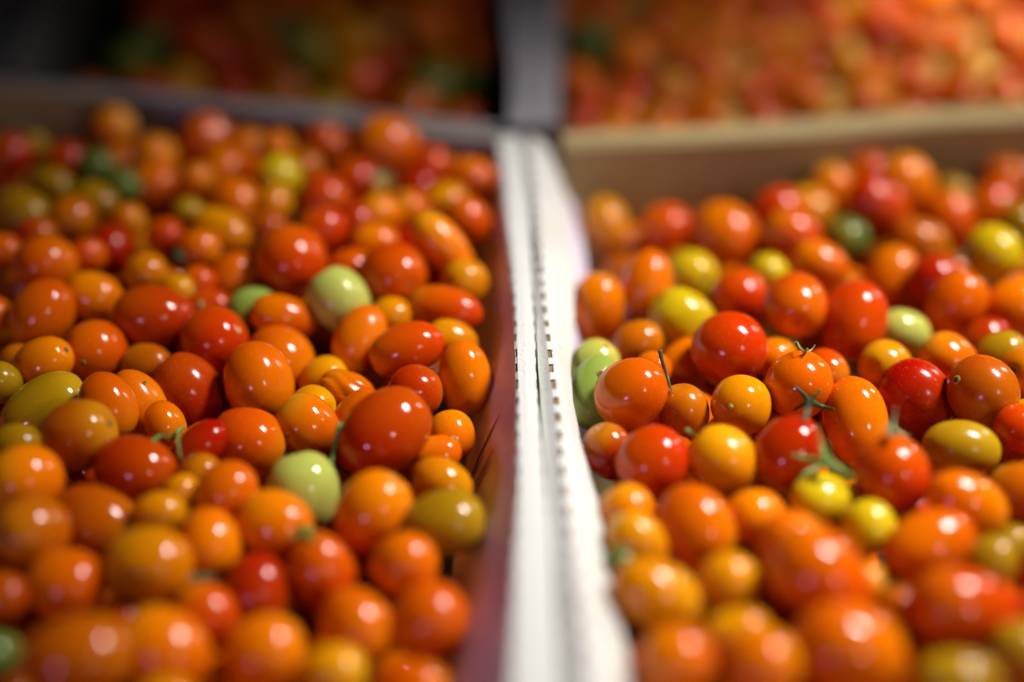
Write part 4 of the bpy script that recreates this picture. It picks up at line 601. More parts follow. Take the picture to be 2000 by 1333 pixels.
(238.4,949.2,87.9,9.5,8.5,0.58,-0.58,-0.57,'O'),(390.7,730.2,58.3,9.3,9.0,0.21,-0.96,-0.16,'O'),(307.4,848.9,80.3,10.3,9.3,-0.28,0.22,-0.93,'R'),(136.9,822.6,58.4,9.2,8.8,0.11,-0.99,-0.07,'S'),
(89.3,970.5,78.0,12.5,10.6,0.72,0.69,0.03,'O'),(343.7,680.2,52.5,9.0,8.7,-0.27,-0.96,-0.08,'O'),(257.7,788.1,54.7,10.5,10.1,0.41,-0.81,-0.41,'R'),(200.4,654.2,33.9,10.3,8.8,-0.39,-0.92,-0.08,'O'),
(178.6,682.3,34.3,11.3,10.2,0.67,-0.44,0.59,'O'),(64.4,935.8,62.6,10.3,8.5,0.54,-0.28,-0.8,'R'),(89.6,784.4,45.4,11.1,9.4,0.28,0.95,0.15,'R'),(188.5,923.5,79.4,9.6,8.3,0.67,-0.5,0.55,'S'),
(357.4,936.2,97.6,9.3,8.4,-0.97,-0.1,0.2,'R'),(67.8,907.2,62.1,9.5,8.7,-0.17,-0.97,-0.18,'S'),(119.5,891.9,65.2,11.6,10.1,0.75,-0.35,-0.56,'O'),(300.9,711.3,50.9,9.7,8.2,0.66,-0.73,-0.14,'A'),
(157.9,670.2,31.2,10.3,8.5,0.37,0.93,0.06,'O'),(348.4,721.6,51.9,8.9,8.2,-0.73,-0.6,-0.32,'A'),(248.2,732.0,48.9,8.8,8.2,0.8,0.09,0.6,'O'),(190.5,733.2,44.7,10.0,8.5,-0.87,0.02,-0.5,'S'),
(173.7,859.2,62.1,9.1,8.9,-0.02,-0.54,-0.84,'R'),(225.9,914.0,83.4,10.7,9.0,-0.85,0.52,0.08,'O'),(270.8,867.2,77.2,10.3,9.2,0.96,-0.27,0.03,'A'),(86.3,868.1,54.9,10.3,8.2,0.51,0.85,0.14,'S'),
(41.3,915.3,55.0,9.3,8.4,-0.85,-0.26,0.45,'O'),(344.9,625.5,34.0,11.0,8.8,0.31,0.79,0.52,'O'),(219.8,791.7,54.0,11.2,9.2,-0.22,-0.88,0.43,'R'),(199.8,809.0,56.9,10.6,10.1,-0.05,0.95,0.32,'S'),
(209.4,905.6,70.1,11.3,10.0,-0.53,-0.43,-0.73,'O'),(318.0,926.0,94.6,9.8,9.0,0.1,0.98,-0.18,'O'),(265.1,842.1,66.8,11.1,9.2,0.09,-0.99,-0.04,'O'),(254.9,955.0,84.3,10.4,9.6,-0.31,0.8,-0.52,'O'),
(168.6,906.2,66.8,9.3,8.3,-0.86,0.5,0.02,'S'),(75.7,770.5,33.4,9.6,8.3,-0.63,0.76,0.17,'S'),(314.7,721.4,49.3,11.3,9.2,0.85,-0.46,-0.25,'S'),(93.4,717.3,26.1,9.4,8.2,-0.65,0.75,0.05,'A'),
(59.3,979.8,74.4,10.7,9.2,-0.3,-0.57,0.76,'O'),(92.3,804.5,46.7,11.2,9.3,-0.73,0.48,-0.47,'A'),(380.1,908.5,87.7,8.8,8.5,0.46,0.59,-0.66,'O'),(390.5,849.1,85.7,8.7,8.2,0.77,-0.62,-0.18,'S'),
(186.5,848.6,61.1,10.6,8.8,0.27,-0.93,0.26,'R'),(175.0,648.2,20.1,10.7,8.9,0.16,-0.29,-0.94,'S'),(87.2,834.9,51.3,10.4,8.5,0.5,0.87,0.02,'O'),(143.0,677.2,23.2,12.6,10.1,-0.15,-0.96,-0.22,'A'),
(143.7,644.8,19.2,10.4,8.9,-0.85,0.52,-0.11,'O'),(232.0,749.3,50.8,9.8,9.2,0.33,-0.93,0.19,'O'),(212.2,687.2,39.7,8.5,8.3,0.63,0.77,-0.08,'O'),(53.0,679.7,13.2,10.5,8.7,-0.17,0.89,-0.43,'M'),
(130.7,837.6,54.8,9.2,9.0,-0.19,0.52,0.83,'O'),(375.3,926.6,90.5,9.1,8.3,-0.37,0.5,-0.78,'O'),(298.5,779.3,56.8,11.5,10.3,-0.18,0.83,0.52,'O'),(241.9,806.5,56.0,10.3,8.7,-0.36,0.89,0.27,'O'),
(38.2,766.0,30.7,11.4,9.4,0.04,0.73,0.68,'O'),(261.0,637.2,33.4,10.4,8.7,-0.29,-0.94,0.16,'S'),(129.1,764.5,37.6,8.6,8.3,0.63,0.48,0.61,'O'),(253.9,762.1,54.8,11.2,10.0,0.39,0.29,-0.88,'O'),
(165.6,815.0,52.6,11.4,10.4,-1.0,0.09,0.02,'O'),(32.8,890.2,50.7,10.3,9.7,0.41,-0.91,-0.07,'O'),(172.9,700.4,29.6,11.7,10.0,0.99,0.12,0.06,'Y'),(309.2,979.3,101.3,10.4,9.9,-0.81,-0.24,0.53,'O'),
(83.0,885.6,63.0,12.1,9.7,-0.73,-0.58,-0.35,'O'),(33.7,854.6,43.5,10.6,8.6,0.47,0.63,0.61,'O'),(99.3,733.0,28.8,9.4,8.5,-0.91,0.4,0.11,'S'),(337.3,696.0,44.7,10.4,8.8,-0.51,-0.26,-0.82,'S'),
(391.6,824.6,75.7,8.4,8.2,-0.91,-0.39,0.17,'O'),(44.9,815.1,43.3,9.4,8.3,0.79,-0.06,0.61,'O'),(361.8,725.7,63.1,10.8,8.6,0.83,0.51,0.25,'A'),(123.4,797.5,52.2,9.3,8.6,0.06,-0.22,0.97,'A'),
(333.0,792.2,62.7,9.3,8.3,-0.39,-0.82,-0.41,'O'),(211.4,760.4,45.0,10.0,9.5,-0.53,0.42,0.73,'O'),(362.4,851.7,75.5,9.6,8.6,0.04,0.95,0.3,'O'),(240.6,597.5,17.8,9.9,9.3,-0.89,0.08,-0.45,'A'),
(164.7,735.1,44.8,12.2,9.7,0.18,-0.98,0.05,'O'),(339.7,642.2,37.5,10.2,9.3,-0.29,0.89,0.34,'S'),(390.6,866.4,88.8,10.2,8.2,-0.21,-0.98,-0.03,'R'),(199.0,671.3,26.5,10.8,9.7,-0.93,-0.33,0.16,'O'),
(70.1,847.8,51.2,11.0,9.1,-0.34,-0.8,-0.5,'O'),(315.3,838.3,68.5,9.9,8.3,-0.21,0.97,0.09,'O'),(371.0,880.5,83.4,10.8,10.0,-0.23,0.12,0.97,'R'),(131.9,905.4,67.8,11.0,8.9,-0.77,0.52,-0.37,'O'),
(31.6,928.2,66.8,11.2,9.4,-0.65,-0.58,0.49,'O'),(109.9,804.7,41.9,10.9,9.2,-0.72,0.24,0.65,'O'),(237.1,858.1,70.8,10.3,8.4,-0.31,-0.69,0.65,'O'),(368.4,760.5,60.5,10.8,8.7,-0.32,0.82,-0.47,'O'),
(377.3,787.0,65.6,9.3,8.8,-0.98,0.2,-0.07,'O'),(299.8,749.0,52.9,10.1,8.6,0.86,0.48,-0.19,'O'),(202.6,852.3,64.6,9.7,8.5,0.33,0.93,0.14,'S'),(273.8,966.7,91.7,10.4,8.7,0.05,0.87,0.49,'O'),
(50.4,750.4,35.5,9.8,8.7,-0.24,-0.97,-0.03,'O'),(82.1,817.6,42.2,10.0,8.3,0.83,0.01,-0.56,'O'),(138.4,753.3,44.7,10.0,8.7,-0.84,0.49,0.22,'O'),(271.5,821.7,64.1,9.2,8.5,-0.94,-0.33,-0.06,'O'),
(264.3,939.5,91.2,10.7,9.2,0.03,-0.88,-0.47,'R'),(319.0,863.7,81.6,10.2,8.3,-0.85,-0.38,-0.37,'R'),(236.7,703.2,37.2,9.3,8.4,0.01,0.95,-0.31,'O'),(112.3,263.8,10.2,13.3,11.7,-0.94,0.14,-0.32,'A'),
(-32.5,321.5,0.3,11.5,10.4,-0.42,-0.86,-0.29,'S'),(-99.4,199.8,1.4,13.0,11.8,-0.06,-0.99,0.16,'O'),(219.5,549.6,-6.5,11.1,10.2,-0.13,0.87,-0.48,'A'),(-44.0,183.7,-6.2,12.8,10.8,-0.51,0.63,0.58,'K'),
(50.6,357.8,8.5,12.0,11.6,1.0,0.06,0.01,'K'),(-171.0,355.6,2.4,12.2,11.9,-0.07,0.96,0.29,'S'),(-136.7,282.2,-2.8,13.7,11.9,0.75,-0.66,0.06,'O'),(201.4,290.6,12.8,11.5,9.7,0.61,0.79,0.07,'A'),
(171.7,375.8,8.9,12.3,11.8,-0.2,0.71,0.67,'O'),(160.7,489.8,-6.2,11.4,10.7,-0.27,0.27,0.92,'S'),(-216.7,395.2,6.7,12.7,12.0,-0.47,-0.48,-0.74,'O'),(-113.1,244.6,1.2,12.4,10.9,0.23,0.97,0.09,'S'),
(-104.6,278.8,-3.0,11.1,10.0,0.49,-0.25,0.84,'R'),(241.1,482.8,-0.2,12.4,11.4,-0.51,-0.14,0.85,'A'),(-88.6,179.4,1.1,12.7,11.1,-0.47,-0.82,0.33,'O'),(-185.0,441.9,7.1,12.8,10.8,-0.63,-0.7,-0.33,'K'),
(-153.4,328.2,1.3,11.4,9.7,-0.87,-0.32,0.37,'O'),(158.1,312.8,11.0,12.3,10.7,0.28,-0.1,-0.96,'K'),(-221.7,419.3,11.4,10.8,10.1,0.23,-0.97,-0.05,'K'),(-188.3,521.9,11.1,9.8,9.6,0.37,-0.11,0.92,'O'),
(206.8,433.3,1.8,11.5,10.7,-0.46,-0.19,-0.87,'O'),(71.5,181.6,13.9,10.7,9.6,0.88,-0.15,-0.45,'S'),(-49.0,350.0,1.8,12.7,11.9,0.06,0.52,0.85,'S'),(-193.9,342.4,6.3,11.8,10.6,0.03,0.06,-1.0,'O'),
(231.2,528.5,-5.2,11.5,10.1,-0.89,0.37,-0.25,'O'),(-83.3,215.7,-5.4,12.9,11.1,-0.79,0.43,-0.44,'O'),(225.7,446.8,0.2,12.1,11.1,-0.44,0.12,-0.89,'R'),(-77.0,529.7,12.5,12.4,10.6,-0.98,-0.15,-0.11,'R'),
(-189.6,376.3,10.4,13.5,11.6,0.11,0.42,-0.9,'S'),(110.2,528.3,-7.4,11.1,10.3,-0.38,-0.77,-0.51,'S'),(-90.7,466.9,10.2,12.1,10.5,0.56,-0.4,-0.72,'S'),(-182.1,255.6,-3.0,13.0,11.0,0.87,-0.16,-0.47,'O'),
(-88.0,252.7,-3.3,12.5,11.0,0.7,0.67,-0.23,'A'),(-180.6,419.0,5.1,11.9,10.1,0.82,0.28,-0.5,'A'),(146.3,185.0,16.3,11.6,10.3,-0.92,0.4,0.04,'O'),(160.1,258.8,13.5,10.4,9.7,-0.5,-0.33,-0.8,'O'),
(193.5,347.2,8.4,11.1,10.7,0.88,0.29,0.37,'O'),(71.4,242.0,14.9,10.4,9.9,-0.25,-0.49,0.84,'R'),(105.8,335.4,7.1,12.3,10.5,-0.31,0.41,0.86,'A'),(-61.9,233.0,-3.4,11.7,10.5,-0.56,-0.79,0.26,'S'),
(-64.9,177.5,-3.8,13.9,11.7,0.52,0.1,-0.85,'R'),(-180.6,296.9,4.9,11.3,10.5,0.65,-0.55,0.53,'R'),(194.0,539.4,-9.9,11.0,10.4,0.84,0.05,0.54,'O'),(209.1,469.0,-0.6,11.7,10.6,0.72,-0.48,-0.5,'S'),
(-161.7,271.3,-3.3,12.8,11.9,0.76,0.02,0.66,'S'),(92.4,388.9,5.6,10.8,10.2,0.27,-0.96,-0.06,'R'),(260.1,527.6,-3.9,11.4,11.1,-0.5,0.57,-0.66,'O'),(-144.4,220.6,-6.3,12.0,11.3,0.89,-0.31,0.34,'K'),
(-248.4,504.0,14.9,12.1,11.7,0.45,0.73,0.51,'O'),(-128.9,458.8,15.1,10.3,9.5,-0.05,0.01,-1.0,'O'),(119.9,180.6,15.5,12.6,12.1,-0.39,0.54,0.74,'A'),(-93.0,554.7,13.1,11.8,10.5,-0.8,0.34,0.5,'O'),
(167.0,188.2,14.6,11.6,9.7,-0.05,-0.88,0.47,'O'),(-192.8,555.3,15.2,12.1,11.1,-0.69,-0.0,-0.72,'O'),(-127.9,502.9,11.2,12.2,11.2,-0.86,0.5,0.12,'O'),(-99.3,327.3,0.8,10.0,9.7,0.71,-0.48,-0.52,'A'),
(-197.8,410.8,11.9,11.7,10.2,-0.86,0.51,-0.04,'K'),(171.5,353.6,5.6,11.0,10.0,-0.28,-0.58,-0.76,'S'),(-68.2,312.1,2.6,10.9,9.5,-0.35,-0.23,-0.91,'O'),(207.4,397.3,5.1,11.9,10.3,-0.01,-0.47,-0.88,'R'),
(181.0,299.4,11.4,11.6,10.2,0.17,-0.92,-0.35,'O'),(-137.2,363.1,7.5,11.3,10.1,0.35,-0.9,-0.25,'S'),(66.3,216.7,13.6,13.9,12.0,-0.49,-0.76,-0.43,'R'),(-116.4,180.4,0.3,11.6,10.6,-0.54,-0.25,0.8,'S'),
(-127.4,308.8,1.9,10.9,10.2,-0.57,-0.73,0.38,'K'),(-158.1,185.6,-3.0,13.8,11.7,-0.02,0.25,-0.97,'R'),(205.7,507.1,-6.8,10.9,9.8,0.31,-0.08,0.95,'O'),(-186.7,465.2,10.3,12.3,11.2,-0.45,-0.04,-0.89,'K'),
(90.1,221.5,13.7,11.0,9.7,0.17,-0.74,-0.65,'K'),(145.9,233.2,14.4,12.3,11.7,-0.04,0.47,0.88,'S'),(57.1,388.3,6.2,13.9,11.8,-0.99,-0.12,-0.04,'S'),(-45.3,420.6,7.5,11.2,9.7,-0.69,0.67,-0.27,'O'),
(129.3,219.9,20.1,12.0,11.2,0.16,-0.94,-0.31,'S'),(67.9,449.0,0.5,10.6,9.9,-0.69,0.15,-0.71,'S'),(-211.6,471.7,9.8,11.2,10.0,0.87,0.01,0.49,'A'),(-103.3,513.4,11.2,11.2,9.8,-0.66,-0.39,-0.64,'K'),
(184.2,416.5,-0.1,12.3,11.2,-0.89,-0.45,-0.1,'R'),(-41.2,482.4,12.5,14.4,12.1,0.34,0.11,0.93,'R'),(-230.4,488.7,15.9,12.9,11.8,-0.99,0.03,-0.13,'A'),(-207.1,515.4,10.8,11.7,10.7,-0.25,-0.82,0.52,'R'),
(38.4,266.9,10.2,12.0,10.7,-0.09,-0.87,-0.49,'R'),(142.7,447.6,-1.9,12.2,10.6,0.52,-0.48,-0.71,'O'),(45.7,498.3,-4.4,11.6,9.8,0.51,-0.44,0.74,'K'),(177.9,274.7,10.7,13.1,11.2,-0.04,0.87,-0.49,'R'),
(-161.4,411.0,5.2,12.4,11.3,-0.65,0.66,0.37,'K'),(111.2,505.2,-2.2,12.1,11.0,-0.96,-0.27,-0.12,'S'),(91.9,353.8,10.6,10.0,9.5,-0.2,0.91,-0.35,'O'),(-240.2,454.4,9.0,11.2,10.2,-0.19,-0.9,-0.39,'O'),
(-167.2,499.6,12.9,10.2,9.7,0.47,-0.83,-0.3,'O'),(196.7,377.9,6.5,11.3,10.8,0.89,-0.36,0.28,'O'),(-41.8,378.8,3.8,11.0,10.4,-0.54,-0.06,0.84,'O'),(-108.5,351.5,2.2,12.0,10.2,-0.38,0.91,0.15,'O'),
(-175.8,331.0,2.0,11.2,10.6,0.2,-0.94,-0.28,'O'),(-48.0,217.5,-1.9,11.0,10.1,-0.61,-0.78,-0.12,'S'),(158.7,537.6,-3.6,10.0,9.8,-0.88,0.28,-0.39,'K'),(-223.4,553.7,15.2,12.4,11.1,0.78,0.07,-0.62,'A'),
(-143.3,389.7,4.1,10.7,9.9,0.47,0.71,-0.52,'K'),(38.7,215.5,20.0,10.3,9.8,-0.79,0.21,-0.58,'O'),(-66.0,469.9,12.2,10.5,9.9,0.64,0.56,0.53,'O'),(53.3,246.4,11.3,11.5,9.9,-0.56,-0.28,-0.78,'O'),
(92.3,170.5,18.7,10.9,10.0,-0.35,0.89,-0.29,'K'),(-150.0,346.3,7.2,12.1,10.4,0.87,-0.45,-0.21,'O'),(-51.9,259.9,-3.3,11.3,10.3,-0.13,-0.94,-0.32,'O'),(52.7,477.9,-4.7,12.2,10.3,-0.66,-0.09,0.74,'K'),
(77.2,415.5,-0.2,11.5,10.2,-0.25,-0.57,-0.78,'S'),(226.8,397.4,1.8,10.5,9.7,0.35,-0.49,0.8,'K'),(-206.9,365.1,3.6,11.5,9.6,0.03,0.39,-0.92,'A'),(181.5,501.8,-6.2,10.3,9.6,-0.97,-0.16,0.16,'O'),
(142.1,362.6,5.2,12.6,10.6,0.31,-0.01,0.95,'O'),(136.4,413.4,1.0,11.8,10.4,1.0,-0.08,0.06,'K'),(163.1,400.4,-0.6,12.2,10.3,-0.49,0.56,0.67,'O'),(-131.3,194.4,-0.9,10.7,10.4,-0.91,0.34,-0.22,'O'),
(86.2,198.8,17.1,12.5,11.1,0.15,-0.19,0.97,'O'),(-209.3,317.8,4.5,11.2,9.5,0.41,-0.06,-0.91,'R'),(-136.4,172.7,-3.7,13.1,10.9,-0.04,0.93,-0.35,'R'),(48.0,525.5,-8.9,13.8,12.2,-0.71,-0.65,0.25,'O'),
(176.2,223.5,13.2,12.2,11.3,-0.98,-0.17,0.12,'R'),(124.1,455.8,-2.6,10.2,9.6,0.42,0.45,-0.79,'O'),(52.8,331.0,5.4,10.0,9.5,0.88,-0.13,0.47,'S'),(97.9,299.3,6.8,10.7,9.9,-0.81,0.23,-0.54,'S'),
(43.4,189.7,14.4,11.3,10.2,0.19,0.56,0.81,'R'),(224.4,502.1,-2.3,10.8,9.8,0.25,-0.95,0.19,'A'),(-55.7,530.5,13.4,10.6,10.2,-0.11,-0.42,0.9,'A'),(-97.9,228.8,-3.5,11.1,9.6,0.8,-0.38,0.46,'R'),
(210.0,360.8,5.0,11.1,9.6,-0.57,0.27,-0.78,'R'),(-179.9,221.2,-6.2,10.0,9.6,-0.51,-0.19,0.84,'R'),(141.0,259.3,14.1,11.3,10.0,0.38,0.62,-0.68,'O'),(-164.4,448.5,7.3,11.2,10.2,-0.9,0.14,0.4,'R'),
(186.1,323.8,9.3,13.5,12.0,0.29,0.65,0.71,'O'),(-144.3,253.2,-3.9,13.5,11.7,0.46,0.74,-0.49,'R'),(154.9,508.7,-4.2,10.5,10.2,0.11,-0.03,0.99,'O'),(-82.5,504.5,10.0,11.9,10.2,0.26,0.89,0.37,'R'),
(-168.6,552.3,17.5,10.5,10.1,0.87,0.26,-0.41,'O'),(-211.6,446.0,6.7,10.4,9.5,0.2,0.09,0.98,'S'),(109.8,474.7,-0.5,12.0,11.7,-0.43,0.86,0.27,'O'),(-251.0,535.8,13.6,12.4,11.0,0.14,-0.75,0.65,'R'),
(-107.5,300.1,3.2,10.1,9.7,0.75,-0.28,0.6,'O'),(-200.9,292.9,0.2,10.5,9.6,-0.09,0.33,0.94,'R'),(245.3,546.9,-8.4,13.7,11.8,-0.11,0.15,-0.98,'K'),(89.2,484.3,-2.2,11.6,9.8,0.88,0.08,-0.46,'K'),
(105.5,408.4,0.5,12.4,11.1,0.68,-0.6,0.42,'R'),(116.1,385.5,8.2,12.9,11.1,-0.19,-0.96,0.21,'S'),(157.1,427.3,-1.6,13.1,11.1,0.49,0.43,0.76,'O'),(-167.8,239.0,-0.6,12.6,11.5,-0.2,0.98,-0.09,'S'),
(-147.5,495.6,10.4,10.8,10.6,-0.34,0.4,-0.85,'S'),(138.4,524.4,-7.2,11.3,9.5,0.01,0.81,-0.59,'A'),(188.8,251.1,10.8,10.2,9.7,-0.55,0.42,-0.72,'O'),(134.8,300.3,7.2,11.4,10.1,0.92,0.31,0.22,'S'),
(-161.3,207.6,0.5,12.9,11.7,0.2,-0.8,0.56,'R'),(231.5,424.6,-2.0,10.1,9.6,0.71,-0.24,0.66,'S'),(-226.6,526.9,15.5,10.3,9.6,-0.06,0.61,0.79,'O'),(94.7,276.1,13.6,10.8,9.6,0.24,-0.48,-0.84,'S'),
(-61.2,198.9,-0.1,12.8,11.1,-0.9,0.27,0.35,'O'),(39.3,376.1,5.3,10.6,9.5,0.21,-0.83,-0.52,'R'),(135.0,486.2,-4.5,12.1,10.5,0.59,-0.8,-0.1,'O'),(175.9,528.3,-4.6,10.5,10.0,-0.95,-0.03,-0.32,'O'),
(253.7,503.2,-3.9,12.3,10.4,-0.81,0.35,-0.46,'R'),(39.3,401.2,0.4,12.3,11.1,0.77,0.63,-0.13,'R'),(81.5,531.5,-5.4,12.0,11.2,-0.98,-0.03,-0.18,'R'),(137.2,337.5,4.2,11.3,10.3,-0.63,-0.69,0.36,'O'),
(-39.7,243.1,1.0,11.3,10.3,0.68,0.06,0.73,'K'),(-126.5,344.8,3.7,11.0,9.6,0.39,-0.92,0.1,'K'),(213.2,338.9,10.9,13.5,11.7,0.16,-0.99,-0.06,'O'),(47.6,431.0,1.2,10.8,9.9,0.53,0.02,-0.85,'S'),
(110.5,211.5,17.1,11.1,9.5,0.29,-0.89,0.36,'S'),(-60.1,503.7,10.7,14.1,11.9,0.26,0.6,-0.76,'R'),(-117.9,429.3,5.6,11.1,10.1,-0.13,-0.32,0.94,'R'),(152.9,288.3,9.2,14.0,12.2,-0.29,0.8,-0.52,'S'),
(-152.2,306.9,4.5,11.7,10.2,-0.33,-0.89,0.32,'S'),(101.8,244.5,11.2,11.3,9.8,0.05,-0.97,-0.25,'O'),(58.5,277.1,8.4,12.7,11.9,-1.0,0.01,-0.03,'A'),(-136.0,534.9,14.5,10.5,9.9,0.2,0.84,0.5,'O'),
(-121.1,211.3,0.9,10.6,10.2,0.55,-0.82,0.15,'S'),(162.6,334.6,7.9,11.3,10.3,0.55,0.49,0.68,'S'),(173.5,460.2,-1.9,12.8,10.9,-0.09,-0.83,0.56,'K'),(-170.5,529.0,13.0,11.2,9.9,-0.81,-0.36,-0.46,'K'),
(243.2,461.3,0.7,11.7,10.6,0.16,-0.27,0.95,'A'),(81.3,318.3,6.0,10.0,9.6,0.2,0.09,0.98,'A'),(264.6,556.7,-9.9,10.3,9.8,0.61,-0.45,-0.65,'O'),(-101.8,370.6,4.8,12.8,10.9,0.07,-0.72,0.69,'O'),
(115.3,287.0,8.5,12.5,10.7,-0.78,0.26,-0.58,'A'),(-213.1,347.0,6.2,11.6,10.1,0.04,0.67,0.74,'S'),(-77.1,328.2,0.4,11.6,9.8,-0.74,0.4,0.54,'O'),(86.6,434.7,-1.6,12.0,10.4,-0.49,0.84,0.22,'R'),
(-210.1,494.6,12.6,11.8,10.2,0.89,-0.46,0.08,'R'),(207.1,309.9,6.1,11.8,10.0,-0.47,0.75,-0.46,'R'),(-147.8,559.9,14.0,12.4,10.6,-0.5,-0.78,-0.37,'O'),(70.1,498.0,-3.8,11.8,11.3,0.0,-0.5,0.87,'S'),
(-134.3,415.1,6.6,10.4,10.0,-0.52,0.85,0.14,'O'),(-191.8,273.6,-2.3,12.0,10.6,-0.96,0.21,-0.18,'O'),(219.0,379.0,4.6,11.1,10.7,0.36,0.93,-0.01,'A'),(-140.7,471.5,9.9,11.0,9.5,-0.25,-0.31,0.92,'O'),
(-80.0,274.8,-3.2,12.1,11.1,0.94,-0.25,-0.25,'O'),(-120.7,483.1,13.5,11.1,9.6,0.66,0.19,-0.72,'O'),(-80.9,445.6,7.9,12.1,10.6,0.9,0.13,0.42,'O'),(150.8,211.8,20.2,12.0,10.3,0.99,0.11,-0.12,'O'),
(-37.2,402.3,5.9,11.0,9.7,-0.63,-0.21,-0.75,'O'),(-119.6,557.6,12.8,9.8,9.5,-0.21,0.95,-0.24,'O'),(184.1,394.3,0.4,13.6,11.6,0.22,-0.27,0.94,'K'),(-148.2,428.2,5.6,11.0,9.8,0.59,-0.4,0.7,'O'),
(70.1,298.4,9.0,10.1,9.6,-0.03,-0.38,0.92,'O'),(69.6,349.3,3.3,11.0,10.2,-0.88,-0.34,0.33,'K'),(38.9,233.7,14.2,11.3,9.7,0.43,-0.87,-0.23,'K'),(-120.7,268.1,-0.5,10.4,10.2,0.41,0.55,-0.72,'O'),
(39.0,293.5,8.5,12.7,11.5,-0.92,0.19,0.35,'S'),(-252.5,559.9,17.6,11.3,10.1,-0.22,-0.87,0.44,'S'),(-88.6,342.9,3.7,11.4,10.1,-0.17,-0.74,-0.65,'K'),(-76.9,486.2,14.5,11.8,9.9,-0.21,0.83,-0.51,'S'),
(-106.6,537.8,13.8,10.7,10.0,-0.98,0.03,0.21,'K'),(-165.4,385.8,3.7,11.8,10.9,0.31,0.95,-0.08,'K'),(-189.7,313.6,1.9,10.0,9.5,0.15,0.08,-0.99,'R'),(-112.4,465.0,8.9,11.1,9.6,-0.45,-0.42,-0.79,'S'),
(125.3,243.8,14.0,11.8,11.0,0.17,-0.2,-0.96,'R'),(-50.2,458.9,9.0,11.3,10.1,0.84,0.26,-0.48,'A'),(-249.1,479.2,9.7,12.2,10.2,-0.07,0.99,-0.13,'S'),(-190.1,484.1,-6.9,10.3,9.5,-0.71,-0.58,-0.39,'R'),
(256.6,508.8,-25.8,11.8,10.1,0.74,0.09,-0.67,'S'),(45.9,415.3,-16.8,13.8,11.5,0.23,-0.92,0.31,'O'),(54.7,362.5,-15.0,12.9,11.4,-0.64,0.73,0.25,'O'),(-65.8,356.7,-14.8,11.2,10.8,0.43,0.9,-0.07,'K'),
(-140.0,345.9,-12.7,11.6,10.0,-0.57,-0.82,-0.09,'S'),(191.0,273.9,-7.5,11.0,9.9,0.29,0.96,-0.01,'S'),(195.1,363.5,-17.0,12.6,10.5,-0.84,-0.54,0.05,'S'),
(207.3,432.7,-20.6,11.9,10.4,-0.65,-0.75,-0.09,'A'),(-129.1,189.3,-24.4,11.6,10.6,0.46,0.85,0.25,'O'),(157.9,529.4,-27.0,13.6,11.4,-0.83,0.38,0.41,'O'),
(-141.5,441.7,-9.3,10.6,10.1,-0.96,0.27,0.06,'O'),(161.3,327.4,-13.1,13.9,12.1,-0.68,-0.06,0.73,'O'),(210.8,539.6,-28.5,12.2,11.6,0.91,0.09,-0.39,'O'),
(-56.2,520.2,-4.4,11.0,10.4,0.19,0.93,0.31,'R'),(-89.5,185.8,-23.6,12.3,11.2,0.54,-0.84,-0.01,'R'),(137.3,266.0,-6.7,10.6,9.8,-0.72,0.56,0.4,'A'),(-246.1,467.7,-9.7,11.3,9.6,-0.55,0.78,0.29,'O'),
(-32.7,528.8,-1.4,11.7,11.1,-0.65,-0.12,-0.75,'O'),(-140.1,490.5,-10.3,11.7,10.2,0.25,-0.82,0.52,'O'),(92.8,520.0,-25.4,12.1,11.3,0.8,-0.57,-0.19,'O'),
(91.9,178.1,0.4,11.1,10.8,-0.22,0.34,-0.91,'A'),(85.0,219.4,-6.5,11.2,10.3,0.26,-0.66,-0.7,'A'),(64.8,476.7,-25.2,12.5,11.4,-0.08,0.27,-0.96,'O'),(-162.6,173.5,-20.3,9.9,9.5,0.81,-0.44,0.38,'R'),
(247.4,476.9,-24.4,11.3,11.0,-0.22,0.97,0.06,'O'),(135.8,174.0,-0.2,12.3,10.3,0.29,0.79,0.53,'S'),(-75.3,226.4,-21.9,10.5,10.1,-0.74,-0.44,-0.51,'A'),(67.5,249.9,-2.8,11.5,10.4,0.71,0.08,-0.7,'A'),
(105.8,382.8,-12.1,11.2,10.2,-0.06,-0.32,-0.95,'O'),(-33.6,449.6,-5.3,13.3,11.3,0.28,0.8,-0.53,'A'),(-205.9,384.3,-10.0,11.4,10.8,-0.74,0.26,-0.62,'R'),
(123.5,503.4,-26.7,14.0,12.1,0.09,0.26,-0.96,'O'),(45.4,385.7,-16.8,10.6,10.0,-0.57,0.59,-0.57,'S'),(-111.5,552.5,-6.2,12.4,10.7,-0.25,-0.69,-0.68,'S'),
(-67.8,408.5,-13.0,13.6,11.9,-0.03,-0.68,0.74,'A'),(-169.5,503.9,-8.9,13.5,11.9,-0.96,0.24,0.14,'O'),(99.3,435.9,-21.7,12.2,10.4,0.37,-0.73,-0.58,'O'),
(-166.2,227.2,-17.9,11.3,10.2,0.88,-0.1,-0.47,'R'),(-136.7,511.2,-7.6,11.4,11.2,-0.57,-0.61,0.56,'R'),(-56.5,234.2,-24.0,12.8,11.1,-0.78,-0.61,0.09,'K'),
(82.1,294.9,-6.2,10.5,10.1,-0.27,-0.96,0.03,'S'),(77.7,356.2,-14.1,11.4,10.7,-0.78,-0.24,0.57,'O'),(118.6,238.7,-5.6,12.8,11.1,-0.9,0.1,-0.42,'O'),(-35.0,344.0,-14.3,10.6,10.3,-0.34,0.68,-0.65,'A'),
(-186.2,331.2,-17.9,10.9,9.9,-0.89,0.44,0.16,'S'),(-79.5,555.5,-5.3,12.6,11.9,-0.22,-0.92,-0.33,'R'),(-53.7,208.4,-19.8,12.2,11.8,0.2,-0.49,-0.85,'K'),
